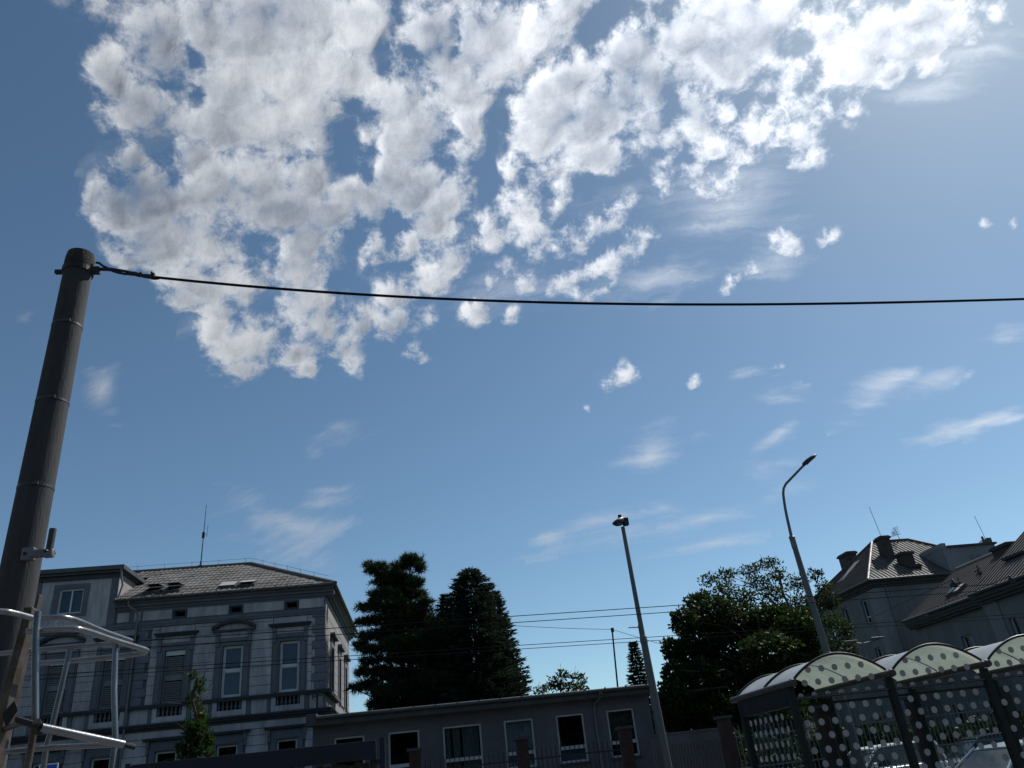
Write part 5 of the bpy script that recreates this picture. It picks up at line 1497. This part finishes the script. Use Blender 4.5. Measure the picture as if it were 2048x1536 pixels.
l1 = thing('street_lamp', 'straight steel lamp post with a single dark head at the end of the low building', 'street lamp', (6.56, 23.0, 0), 'street lamps on the far pavement')
MB().tube([(6.58, 23, 0), (6.55, 23, 1.5), (6.475, 23, 4.90)], [0.125, 0.118, 0.100], 16).build('lower_post', M['lamp_post'], l1, smooth=True)
MB().tube([(6.476, 23, 4.86), (6.472, 23, 5.02), (6.470, 23, 5.08)], [0.110, 0.110, 0.078], 16).build('collar', M['lamp_post'], l1, smooth=True)
MB().tube([(6.470, 23, 5.06), (6.425, 23, 8.38)], [0.074, 0.060], 14).build('upper_post', M['lamp_post'], l1, smooth=True)
hd = []
for t, ww, hh in ((0.0, 0.55, 0.75), (0.10, 0.85, 0.95), (0.30, 1.0, 1.0), (0.55, 0.92, 0.8), (0.80, 0.66, 0.5), (0.95, 0.36, 0.25), (1.0, 0.1, 0.08)):
    p_ = Vector((6.52, 23.0, 8.56)) + Vector((-0.47 * t, -0.22 * t, -0.13 * t))
    hd.append([(p_.x + 0.07 * math.cos(a_) * ww, p_.y + 0.17 * math.cos(a_) * ww, p_.z + max(0.15 * hh * math.sin(a_), -0.05)) for a_ in [2 * math.pi * i / 14 for i in range(14)]])
h = MB().loft(hd).build('lamp_head', M['lamp_dark'], l1, smooth=True)
MB().lathe([(0.10, 0.0), (0.13, 0.01), (0.13, 0.03)], (6.27, 22.88, 8.405), 14).build('lens', M['lens'], h)
MB().box(6.46, 6.63, 22.92, 23.10, 8.42, 8.66).box(6.33, 6.44, 22.96, 23.05, 8.69, 8.78).build('control_box', M['lamp_dark'], l1, bevel=0.02)
l2 = thing('street_lamp', 'tall lamp post with a curved bracket arm rising behind the shelter', 'street lamp', (12.0, 23.0, 0), 'street lamps on the far pavement')
MB().tube([(12.06, 23, 0), (11.985, 23, 3.9), (11.97, 23, 4.05)], [0.150, 0.130, 0.126], 16).build('lower_post', M['lamp_post'], l2, smooth=True)
MB().tube([(11.972, 23, 4.02), (11.968, 23, 4.10), (11.965, 23, 4.14)], [0.140, 0.140, 0.108], 16).build('collar', M['lamp_post'], l2, smooth=True)
MB().tube([(11.966, 23, 4.12), (11.925, 23, 5.55), (11.922, 23, 5.6), (11.92, 23, 5.64), (11.862, 23, 7.35)], [0.108, 0.101, 0.107, 0.099, 0.084], 16).build('upper_post', M['lamp_post'], l2, smooth=True)
MB().tube([(11.860, 23, 7.32), (11.856, 23, 7.50), (11.854, 23, 7.64), (11.853, 23, 7.66), (11.85, 23, 7.72), (11.85, 23, 7.86)], [0.092, 0.092, 0.092, 0.108, 0.055, 0.042], 14).build('collar', M['galv'], l2, smooth=True)
MB().tube([(11.85, 23, 7.8), (11.872, 23, 8.3), (11.895, 23, 8.62), (11.93, 23, 8.9), (11.965, 23, 9.12), (12.03, 23, 9.30), (12.15, 23, 9.45), (12.44, 23, 9.67), (13.02, 23, 10.11)],
          [0.048, 0.045, 0.043, 0.042, 0.041, 0.04, 0.04, 0.04, 0.038], 12).build('bracket_arm', M['lamp_post'], l2, smooth=True)
lamp_head(l2, (12.93, 23, 10.03), (0.79, -0.12, 0.52), 0.62, 0.17)
l3 = thing('street_lamp', 'slim twin-arm lamp in front of the old building, just above the shelter', 'street lamp', (17.18, 30.0, 0))
MB().tube([(17.2, 30, 0), (17.18, 30, 5.12)], [0.06, 0.045], 10).build('post', M['galv'], l3, smooth=True)
for q in ((16.42, 5.21), (18.11, 5.25)):
    MB().tube([(17.18, 30, 5.08), ((17.18 * 2 + q[0]) / 3, 30, 5.12), (q[0], 30, q[1])], [0.03, 0.028, 0.025], 8).build('arm', M['galv'], l3, smooth=True)
    sgn = 1 if q[0] > 17 else -1
    MB().box(min(q[0], q[0] - sgn * 0.55), max(q[0], q[0] - sgn * 0.55), 29.93, 30.07, q[1] - 0.035, q[1] + 0.03).build('lamp_head', M['galv'], l3, bevel=0.015)

# ------------------------------------------------------------------ overhead lines
def wire(name, label, a, b, r, sag=0.0, group=None, mat=M['cable'], n=24):
    a, b = Vector(a), Vector(b)
    pts = [a.lerp(b, i / n) - Vector((0, 0, sag * 4 * (i / n) * (1 - i / n))) for i in range(n + 1)]
    return tag(MB().tube(pts, r, 6).build(name, mat), label, 'wire', group)


wire('contact_wire', 'upper wire of the upper pair of overhead contact wires crossing the villa', (-26.0, 17.10, 5.30), (46.0, 23.4, 5.30), 0.010, 0.0, 'overhead contact wires')
wire('contact_wire', 'lower wire of the upper pair of overhead contact wires crossing the villa', (-26.0, 17.55, 5.24), (46.0, 24.4, 5.30), 0.010, 0.0, 'overhead contact wires')
wire('contact_wire', 'upper wire of the lower pair of overhead contact wires crossing the villa', (-30.0, 18.95, 5.30), (46.0, 31.2, 5.30), 0.010, 0.0, 'overhead contact wires')
wire('contact_wire', 'lower wire of the lower pair of overhead contact wires crossing the villa', (-30.0, 19.35, 5.28), (46.0, 32.2, 5.30), 0.010, 0.0, 'overhead contact wires')
mast = thing('wire_mast', 'thin dark mast standing up behind the low roof and holding a slack wire', 'mast', (8.8, 38.8, 0))
MB().tube([(8.95, 38.8, 0), (9.42, 38.8, 7.85)], [0.05, 0.04], 8).box(9.36, 9.50, 38.75, 38.85, 7.72, 7.92).build('pole', M['iron'], mast)
wire('slack_wire', 'thin slack wire running left from the thin mast into the conifers', (9.42, 38.8, 7.85), (2.5, 38.8, 8.75), 0.011, 0.06)
wire('slack_wire', 'thin slack wire running down right from the thin mast into the broadleaf tree', (9.42, 38.8, 7.85), (16.5, 36.0, 4.7), 0.011, 0.10)
wire('span_wire', 'thin wire slanting across the sky to the roof at the right edge', (36.9, 46.0, 10.6), (42.0, 40.0, 14.6), 0.02, 0.0)
ta = thing('television_aerial', 'small rooftop aerial showing beside the straight lamp post', 'aerial', (12.3, 45.0, 0))
MB().tube([(12.5, 45, 0), (12.5, 45, 8.95)], 0.03, 6).tube([(11.9, 45, 8.86), (12.65, 45, 8.80)], 0.025, 6).build('mast', M['galv'], ta)
for i in range(5):
    MB().tube([(11.95 + i * 0.15, 44.75, 8.86), (11.95 + i * 0.15, 45.25, 8.86)], 0.012, 5).build('element', M['galv'], ta)
for k, (x, y, z) in enumerate(((15.1, 20.73, 5.30), (17.0, 20.86, 5.30))):
    ins = thing('line_insulator', ('left' if k == 0 else 'right') + ' one of two small dark clamps on the wires before the old building', 'insulator', (x, y, z))
    MB().box(x - 0.10, x + 0.10, y - 0.03, y + 0.03, z + 0.0, z + 0.10).lathe([(0.05, 0.1), (0.06, 0.14), (0.03, 0.17), (0.05, 0.2), (0.02, 0.23)], (x, y, z), 8).build('clamp', M['iron'], ins)
    MB().tube([(x, y, z + 0.2), (x + 0.25, y + 4.8, z + 0.12)], 0.008, 4).build('drop_wire', M['cable'], ins)

# ------------------------------------------------------------------ concrete pole in the foreground
PX, PY = -3.135, 6.45
pole = thing('concrete_pole', 'tall concrete pole with steel straps at the left edge', 'pole', (PX, PY, 0))
rad = lambda z: 0.122 + (6.5 - z) * 0.0062
prof = [(rad(z), z) for z in (0.0, 0.8, 1.6, 2.4, 3.2, 4.0, 4.8, 5.6, 6.2, 6.46)]
MB().lathe(prof, (PX, PY, 0), 32).build('shaft', M['concrete'], pole, smooth=True)
MB().lathe([(0.128, 6.462), (0.130, 6.50), (0.127, 6.58), (0.118, 6.63), (0.085, 6.655), (0.0, 6.66)], (PX, PY, 0), 28).build('cap', M['cap'], pole, smooth=True)
MB().lathe([(0.128, 6.40), (0.138, 6.405), (0.138, 6.455), (0.128, 6.46)], (PX, PY, 0), 28).box(PX - 0.205, PX - 0.13, PY - 0.02, PY + 0.02, 6.415, 6.45).box(PX + 0.13, PX + 0.20, PY - 0.03, PY + 0.03, 6.41, 6.47).build('clamp', M['black_steel'], pole)
for z in (5.80, 5.01, 4.21):
    r = rad(z) + 0.003
    MB().lathe([(r - 0.01, z - 0.012), (r, z - 0.011), (r, z + 0.011), (r - 0.01, z + 0.012)], (PX, PY, 0), 32).box(PX + 0.02, PX + 0.075, PY - r - 0.006, PY - r + 0.012, z - 0.014, z + 0.014).build('strap', M['strap'], pole, smooth=False)
br = MB()
br.box(PX + 0.06, PX + 0.15, PY - 0.16, PY - 0.10, 3.56, 3.66).box(PX + 0.12, PX + 0.29, PY - 0.17, PY - 0.13, 3.575, 3.635).tube([(PX + 0.235, PY - 0.15, 3.60), (PX + 0.30, PY - 0.15, 3.60)], 0.035, 10)
br = br.build('holder_bracket', M['galv'], pole, bevel=0.006)
MB().tube([(PX + 0.262, PY - 0.15, 3.585), (PX + 0.262, PY - 0.15, 3.80)], 0.027, 14).build('holder_tube', M['strap'], br, smooth=True)
MB().tube([(PX + 0.25, PY - 0.19, 3.612), (PX + 0.29, PY - 0.11, 3.612)], 0.014, 8).build('bolt', M['black_steel'], br)
MB().tube([(PX + 0.09, PY - 0.17, 3.61), (PX + 0.09, PY - 0.12, 3.61)], 0.012, 8).build('bolt', M['black_steel'], br)
jb = MB().box(PX - 0.20, PX + 0.06, PY - 0.36, PY - 0.17, 2.05, 2.62).box(PX - 0.12, PX - 0.02, PY - 0.30, PY - 0.2, 2.62, 2.74).box(PX + 0.0, PX + 0.05, PY - 0.32, PY - 0.24, 2.62, 2.70)
jb.build('junction_box', M['black_steel'], pole, bevel=0.012)
# span cable and its tensioner
cab = thing('span_cable', 'thick black span cable sagging from the top of the concrete pole', 'cable', (-2.42, PY, 6.34))
ends = [(-2.42, 6.345), (-0.354, 6.066), (1.961, 5.884), (3.286, 5.825), (6.713, 5.776)]
pts = []
A = np.polyfit([e[0] for e in ends], [e[1] for e in ends], 3)
for i in range(33):
    x = -2.42 + i * (10.2 + 2.42) / 32
    pts.append((x, PY, float(np.polyval(A, x)) if x < 7 else float(np.polyval(A, 7) + (x - 7) * 0.02)))
MB().tube(pts, 0.0135, 8).build('cable', M['cable'], cab, smooth=True)
tb = MB()
tb.tube([(-2.93, PY, 6.455), (-2.86, PY, 6.45), (-2.80, PY, 6.438)], 0.017, 8)
tb.tube([(-2.985, PY, 6.535), (-2.955, PY, 6.53), (-2.91, PY, 6.49), (-2.86, PY, 6.462), (-2.80, PY, 6.45)], 0.012, 7)
tb.tube([(-2.83, PY, 6.452), (-2.77, PY, 6.440), (-2.70, PY, 6.425), (-2.64, PY, 6.405)], 0.013, 7)
tb.tube([(-2.82, PY, 6.432), (-2.76, PY, 6.408), (-2.70, PY, 6.392), (-2.64, PY, 6.388)], 0.013, 7)
tb.tube([(-2.66, PY, 6.398), (-2.60, PY, 6.388), (-2.56, PY, 6.372)], 0.022, 8)
tb.build('turnbuckle', M['black_steel'], cab, smooth=True)
th = MB()
th.tube([(-2.57, PY, 6.376), (-2.52, PY, 6.358), (-2.47, PY, 6.345), (-2.40, PY, 6.340)], 0.016, 8)
th.tube([(-2.56, PY, 6.405), (-2.535, PY, 6.375), (-2.48, PY, 6.372), (-2.43, PY, 6.362)], 0.011, 7)
th.tube([(-2.47, PY, 6.335), (-2.42, PY, 6.318), (-2.38, PY, 6.322), (-2.365, PY, 6.335)], 0.006, 6)
th.build('thimble', M['black_steel'], cab, smooth=True)
MB().box(-2.455, -2.42, PY - 0.02, PY + 0.02, 6.33, 6.385).tube([(-2.445, PY - 0.03, 6.385), (-2.445, PY + 0.03, 6.385)], 0.010, 6).build('cable_clip', M['black_steel'], cab)

# ------------------------------------------------------------------ tubular aluminium ladder frame beside the pole
lad = thing('platform_ladder', 'tubular aluminium platform ladder with guard rails in the lower left corner', 'ladder', (-1.6, 3.8, 0))


def arc(pts, n=5):
    """Round the corners of a polyline (Catmull-Rom)."""
    P = [Vector(p) for p in pts]
    P = [P[0] * 2 - P[1]] + P + [P[-1] * 2 - P[-2]]
    out = []
    for i in range(1, len(P) - 2):
        for k in range(n):
            t = k / n
            a, b, c, d = P[i - 1], P[i], P[i + 1], P[i + 2]
            out.append(0.5 * ((2 * b) + (c - a) * t + (2 * a - 5 * b + 4 * c - d) * t * t + (3 * b - a - 3 * c + d) * t ** 3))
    return out + [P[-2]]


TR = 0.0130
MB().tube(arc([(-1.90, 3.42, 2.50), (-1.754, 3.51, 2.50), (-1.721, 3.56, 2.50), (-1.690, 3.68, 2.498)]), TR, 12).build('guard_rail', M['alu'], lad, smooth=True)
MB().tube(arc([(-1.70, 3.685, 2.50), (-1.67, 3.69, 2.50), (-1.599, 3.698, 2.50), (-1.566, 3.738, 2.50), (-1.552, 3.838, 2.50), (-1.538, 4.081, 2.50), (-1.504, 4.362, 2.50)]), TR * 0.95, 12).build('guard_rail', M['alu'], lad, smooth=True)
MB().tube(arc([(-1.655, 3.56, 2.42), (-1.600, 3.559, 2.42), (-1.493, 3.581, 2.42), (-1.455, 3.64, 2.42), (-1.42, 3.922, 2.42), (-1.385, 4.14, 2.42), (-1.378, 4.24, 2.42), (-1.42, 4.295, 2.42), (-1.52, 4.315, 2.42), (-1.728, 4.336, 2.42), (-1.994, 4.33, 2.42)]), TR, 12).build('guard_rail', M['alu'], lad, smooth=True)
MB().tube([(-1.99, 4.0, 2.42), (-1.775, 3.981, 2.42), (-1.642, 3.972, 2.42), (-1.452, 3.985, 2.42)], TR * 0.9, 12).build('cross_rail', M['alu'], lad, smooth=True)
MB().tube(arc([(-1.612, 3.53, 2.492), (-1.606, 3.535, 2.40), (-1.588, 3.54, 2.27), (-1.553, 3.545, 2.055)]), TR * 1.08, 12).build('upright', M['alu'], lad, smooth=True)
MB().tube([(-1.553, 3.545, 2.06), (-1.556, 3.552, 1.98), (-1.562, 3.565, 1.85), (-1.60, 3.60, 0.0)], TR * 1.02, 12).build('upright', M['alu_old'], lad, smooth=True)
MB().tube([(-1.443, 3.985, 2.425), (-1.412, 3.96, 2.20), (-1.372, 3.94, 1.985), (-1.376, 3.94, 1.85), (-1.40, 3.96, 0.0)], TR * 1.02, 12).build('upright', M['alu'], lad, smooth=True)
MB().tube([(-1.64, 3.972, 2.415), (-1.648, 3.965, 2.24), (-1.66, 3.96, 2.07), (-1.672, 3.965, 1.99), (-1.67, 3.97, 1.87), (-1.70, 4.0, 0.0)], TR * 0.95, 12).build('upright', M['alu'], lad, smooth=True)
MB().tube([(-1.508, 3.50, 2.027), (-1.262, 3.72, 1.972 - 0.02)], 0.0165, 12).build('gate_bar', M['alu'], lad, smooth=True)
MB().tube([(-1.60, 3.50, 2.062), (-1.553, 3.50, 2.045), (-1.515, 3.50, 2.03)], 0.013, 8).tube([(-1.525, 3.49, 2.05), (-1.522, 3.53, 2.01)], 0.016, 8).build('gate_hinge', M['black_steel'], lad)
MB().tube([(-1.285, 3.70, 1.962), (-1.22, 3.74, 1.938)], 0.011, 8).build('gate_latch', M['black_steel'], lad)
MB().tube([(-2.05, 3.90, 1.985), (-1.70, 3.92, 1.985), (-1.63, 3.92, 1.985), (-1.376, 3.93, 1.972)], TR * 0.92, 12).build('lower_rail', M['alu'], lad, smooth=True)
MB().box(-1.447, -1.437, 3.99, 4.03, 2.34, 2.405).build('gusset', M['alu_old'], lad)


def stile(pts, w, d, mat):
    m = MB()
    rings = [[(p[0] - w, p[1] - d, p[2]), (p[0] + w, p[1] - d, p[2]), (p[0] + w, p[1] + d, p[2]), (p[0] - w, p[1] + d, p[2])] for p in pts]
    return m.loft(rings).build('stile', mat, lad, bevel=0.004)


stile([(-1.86, 3.9, 0.0), (-1.80, 3.80, 2.0), (-1.775, 3.76, 2.22), (-1.745, 3.75, 2.47), (-1.742, 3.745, 2.56)], 0.018, 0.03, M['alu_old'])
stile([(-1.99, 4.1, 0.0), (-1.885, 4.03, 1.92), (-1.87, 4.02, 2.10), (-1.825, 3.99, 2.68)], 0.008, 0.02, M['alu_old'])
for z in (2.065, 1.79, 1.51, 1.23, 0.95, 0.67, 0.39):
    MB().tube([(-1.80 - (2.06 - z) * 0.03, 3.81, z), (-1.60, 3.58, z)], 0.013, 10).build('rung', M['alu_old'], lad, smooth=True)
MB().add([(-1.775, 3.735, 2.12), (-1.735, 3.735, 2.17), (-1.715, 3.735, 2.13), (-1.75, 3.735, 2.06), (-1.775, 3.738, 2.12), (-1.735, 3.738, 2.17), (-1.715, 3.738, 2.13), (-1.75, 3.738, 2.06)],
         [(0, 3, 2, 1), (4, 5, 6, 7), (0, 1, 5, 4), (1, 2, 6, 5), (2, 3, 7, 6), (3, 0, 4, 7)]).build('torn_sticker', M['black_steel'], lad)

# ------------------------------------------------------------------ the shelter
sh = thing('bus_shelter', 'glass bus shelter with dotted panes and three pale vaulted roof bays', 'bus shelter', (6.3, 10.4, 0))
SX = [4.40, 5.69, 6.98, 8.27]
S0, S1 = 9.60, 11.25
for x in SX:
    for y in (S0, S1):
        MB().box(x - 0.04, x + 0.04, y - 0.04, y + 0.04, 0.0, 2.325).build('post', M['green_frame'], sh, bevel=0.008)
    e = MB().box(x - 0.065, x + 0.065, S0 - 0.13, S1 + 0.28, 2.33, 2.405).build('eave_rail', M['bronze'], sh, bevel=0.03)
    MB().tube([(x, S0 - 0.15, 2.37), (x, S0 - 0.10, 2.37)], [0.035, 0.05], 12).build('end_cap', M['bronze'], e, smooth=True)
disc = [(math.cos(2 * math.pi * i / 20), math.sin(2 * math.pi * i / 20)) for i in range(20)]
dm = MB().extrude_y([(0.0385 * c, 0.0385 * s) for c, s in disc], -0.0012, 0.0012)
dot_me = mesh_data('dot', dm.v, dm.f, M['dot'])
dm = MB().extrude_x([(0.0385 * c, 0.0385 * s) for c, s in disc], -0.0012, 0.0012)
dot_side = mesh_data('dot', dm.v, dm.f, M['dot'])


def arch_z(t, h=0.245, z0=2.40):
    return z0 + h * math.cos(t * math.pi / 2) ** 0.85 if abs(t) < 1 else z0


NA = 22
for b in range(3):
    x0, x1 = SX[b] + 0.05, SX[b + 1] - 0.05
    cx, hw = (x0 + x1) / 2, (x1 - x0) / 2
    arcp = [(cx + hw * math.sin(math.pi / 2 * (-1 + 2 * i / NA)), arch_z(math.sin(math.pi / 2 * (-1 + 2 * i / NA)))) for i in range(NA + 1)]
    m = MB()
    ys = [S0 - 0.09, S0 + 0.85, S1 + 0.24]
    for y in ys:
        m.v += [(x, y, z) for x, z in arcp]
    n = NA + 1
    m.f += [(r * n + i, r * n + i + 1, (r + 1) * n + i + 1, (r + 1) * n + i) for r in range(2) for i in range(NA)]
    v = m.build('vault', M['vault'], sh, smooth=True)
    for y in (S0 - 0.085, S0 + 0.86, S1 + 0.235):
        MB().tube([(x, y, z + 0.012) for x, z in arcp], 0.016, 8).build('roof_rib', M['green_frame'], v, smooth=True)
    for y in (S0, S1):
        slab('head_rail', SX[b] + 0.041, SX[b + 1] - 0.041, y - 0.018, y + 0.018, 2.18, 2.21, M['green_frame'], sh)
        slab('foot_rail', SX[b] + 0.041, SX[b + 1] - 0.041, y - 0.018, y + 0.018, 0.16, 0.20, M['green_frame'], sh)
    slab('trim_strip', SX[b] + 0.041, SX[b + 1] - 0.041, S0 - 0.026, S0 - 0.0185, 2.193, 2.203, M['galv'], sh)
    p = slab('pane', SX[b] + 0.045, SX[b + 1] - 0.045, S0 - 0.004, S0 + 0.004, 0.202, 2.178, M['shelter_glass'], sh)
    poly = [(x0 - 0.0, 2.212), (x1 + 0.0, 2.212)] + [(x, z - 0.01) for x, z in reversed(arcp)]
    tp = MB().extrude_y(poly, S0 - 0.003, S0 + 0.003).build('arch_pane', M['shelter_glass'], sh)
    # rows of round film dots, staggered
    for r in range(-3, 9):
        z = 2.065 - 0.148 * r
        off = 0.115 + (0.09 if r % 2 == 0 else 0.0)
        for i in range(8):
            x = SX[b] + off + i * 0.1745
            if x > SX[b + 1] - 0.085:
                continue
            if z > 2.21:
                t = (x - cx) / hw
                if abs(t) > 0.99 or z + 0.03 > arch_z(t) - 0.01 or z < 2.25 and False:
                    continue
            mesh_obj('dot', dot_me, tp if z > 2.21 else sh, (x - 6.3, S0 - 0.0062 - 10.4 - (0.001 if z <= 2.21 else 0.0), z))
# side wall
slab('side_header', SX[0] - 0.03, SX[0] + 0.03, S0 + 0.042, S1 - 0.042, 2.12, 2.322, M['green_frame'], sh)
slab('side_slot', SX[0] - 0.034, SX[0] - 0.031, S0 + 0.12, S1 - 0.10, 2.15, 2.20, M['void'], sh)
slab('foot_rail', SX[0] - 0.018, SX[0] + 0.018, S0 + 0.042, S1 - 0.042, 0.16, 0.20, M['green_frame'], sh)
slab('side_pane', SX[0] - 0.004, SX[0] + 0.004, S0 + 0.045, S1 - 0.045, 0.202, 2.118, M['shelter_glass'], sh)
for r in range(8):
    z = 2.03 - 0.148 * r
    for i in range(7):
        y = S0 + 0.30 + i * 0.175 + (0.09 if r % 2 == 0 else 0.0)
        if y < S1 - 0.12:
            mesh_obj('dot', dot_side, sh, (SX[0] - 6.3 - 0.0072, y - 10.4, z))
slab('bench', SX[0] + 0.25, SX[2] - 0.2, S0 + 0.15, S0 + 0.48, 0.44, 0.49, M['timber'], sh)
for x in (SX[0] + 0.4, SX[1], SX[2] - 0.4):
    slab('bench_leg', x - 0.03, x + 0.03, S0 + 0.2, S0 + 0.43, 0.0, 0.438, M['green_frame'], sh)

# ------------------------------------------------------------------ cars
def car(label, loc, rz, paint, L=4.4, H=1.43, van=False, group=None):
    """A car facing local +X with its wheels on local z = 0."""
    c = thing('parked_car', label, 'car', loc, group, rz)
    ORG[c.name] = (0, 0, 0)
    hw = 0.88
    st = [(-L / 2, 0.42, 0.62, 0.80), (-L / 2 + 0.08, 0.26, 0.88, 0.94), (-L * 0.36, 0.2, 0.96, 0.99), (-L * 0.1, 0.2, 0.95, 1.0), (L * 0.15, 0.2, 0.94, 1.0), (L * 0.30, 0.2, 0.88, 0.98), (L * 0.42, 0.22, 0.78, 0.93), (L / 2 - 0.06, 0.26, 0.68, 0.84), (L / 2, 0.36, 0.56, 0.72)]
    rings = []
    for x, z0, z1, w in st:
        w *= hw
        m = (z0 + z1) / 2
        rings.append([(x, -w * 0.9, z0), (x, w * 0.9, z0), (x, w, z0 + 0.12), (x, w * 1.01, m), (x, w * 0.98, z1 - 0.06), (x, w * 0.86, z1), (x, 0, z1 + 0.025), (x, -w * 0.86, z1), (x, -w * 0.98, z1 - 0.06), (x, -w * 1.01, m), (x, -w, z0 + 0.12)])
    body = MB().loft(rings).build('body', paint, c, smooth=True)
    xs = [-L * 0.43, -L * 0.30, L * 0.06, L * 0.25] if not van else [-L * 0.47, -L * 0.44, L * 0.10, L * 0.30]
    b, t = 0.93, H - 0.03

    def side(s):
        return [(xs[0], s * hw * 0.84, b), (xs[3], s * hw * 0.86, b - 0.03), (xs[2], s * hw * 0.66, t), (xs[1], s * hw * 0.66, t)]
    l, r = side(1), side(-1)
    g = MB()
    g.add(l + r, [(3, 2, 1, 0), (4, 5, 6, 7), (1, 2, 6, 5), (0, 4, 7, 3)])
    g.build('window_band', M['car_glass'], c)
    rf = []
    for x, z in ((xs[1] - 0.10, t - 0.06), (xs[1] + 0.12, t + 0.015), ((xs[1] + xs[2]) / 2, t + 0.04), (xs[2] - 0.10, t + 0.012), (xs[2] + 0.08, t - 0.05)):
        rf.append([(x, -hw * 0.69, z - 0.03), (x, hw * 0.69, z - 0.03), (x, hw * 0.66, z + 0.012), (x, hw * 0.35, z + 0.035), (x, -hw * 0.35, z + 0.035), (x, -hw * 0.66, z + 0.012)])
    MB().loft(rf).build('roof', paint, c, smooth=True)
    for s in (1, -1):
        q = side(s)
        pil = MB()
        for k, (a, d) in enumerate(((0, 3), (1, 2))):
            pil.tube([Vector(q[a]) + Vector((0, s * 0.008, 0)), Vector(q[d]) + Vector((0, s * 0.008, 0))], 0.036, 6)
        xm = (xs[1] + xs[2]) / 2 - 0.1
        pil.tube([(xm, s * (hw * 0.85 + 0.005), b), (xm - 0.05, s * (hw * 0.66 + 0.005), t)], 0.035, 6)
        pil.build('pillar', paint, c, smooth=True)
        m = MB().tube([(xs[3] - 0.28, s * hw * 0.9, b + 0.02), (xs[3] - 0.28, s * (hw + 0.10), b + 0.08)], 0.02, 6)
        m.loft([[(xs[3] - 0.34, s * (hw + dy), b + 0.08 + dz) for dy, dz in ((0.04, -0.06), (0.20, -0.05), (0.21, 0.06), (0.05, 0.07))], [(xs[3] - 0.22, s * (hw + dy), b + 0.08 + dz) for dy, dz in ((0.06, -0.04), (0.18, -0.03), (0.18, 0.04), (0.07, 0.05))]])
        m.build('mirror', paint, c)
        MB().box(L / 2 - 0.26, L / 2 - 0.04, min(s * 0.48, s * 0.80), max(s * 0.48, s * 0.80), 0.60, 0.72).build('headlight', M['headlight'], c, bevel=0.03)
        MB().box(-L / 2 - 0.01, -L / 2 + 0.16, min(s * 0.52, s * 0.80), max(s * 0.52, s * 0.80), 0.66, 0.82).build('tail_light', M['brick'], c, bevel=0.03)
        for x in (-L * 0.31, L * 0.31):
            wv = MB()
            y0, y1 = s * (hw - 0.19), s * (hw + 0.02)
            wv.tube([(x, y0, 0.31), (x, y1, 0.31)], 0.31, 20)
            wh = wv.build('wheel', M['tyre'], c, smooth=True)
            MB().tube([(x, y1 - s * 0.02, 0.31), (x, y1 + s * 0.012, 0.31)], [0.20, 0.19], 16).build('rim', M['rim'], wh, smooth=True)
    return c


car('silver sedan seen behind the dotted panes at the lower right corner', (13.15, 18.3, -0.12), RAD(180 + 14), M['silver'], 4.4, 1.42, group='cars beyond the shelter')
car('white car behind the railings, left of the silver sedan', (14.6, 26.6, -0.02), RAD(190), M['car_white'], 4.2, 1.52, True, group='cars beyond the shelter')
car('dark car behind the railings, between the white car and the silver sedan', (18.4, 26.8, -0.02), RAD(176), M['car_dark'], 4.4, 1.48, group='cars beyond the shelter')
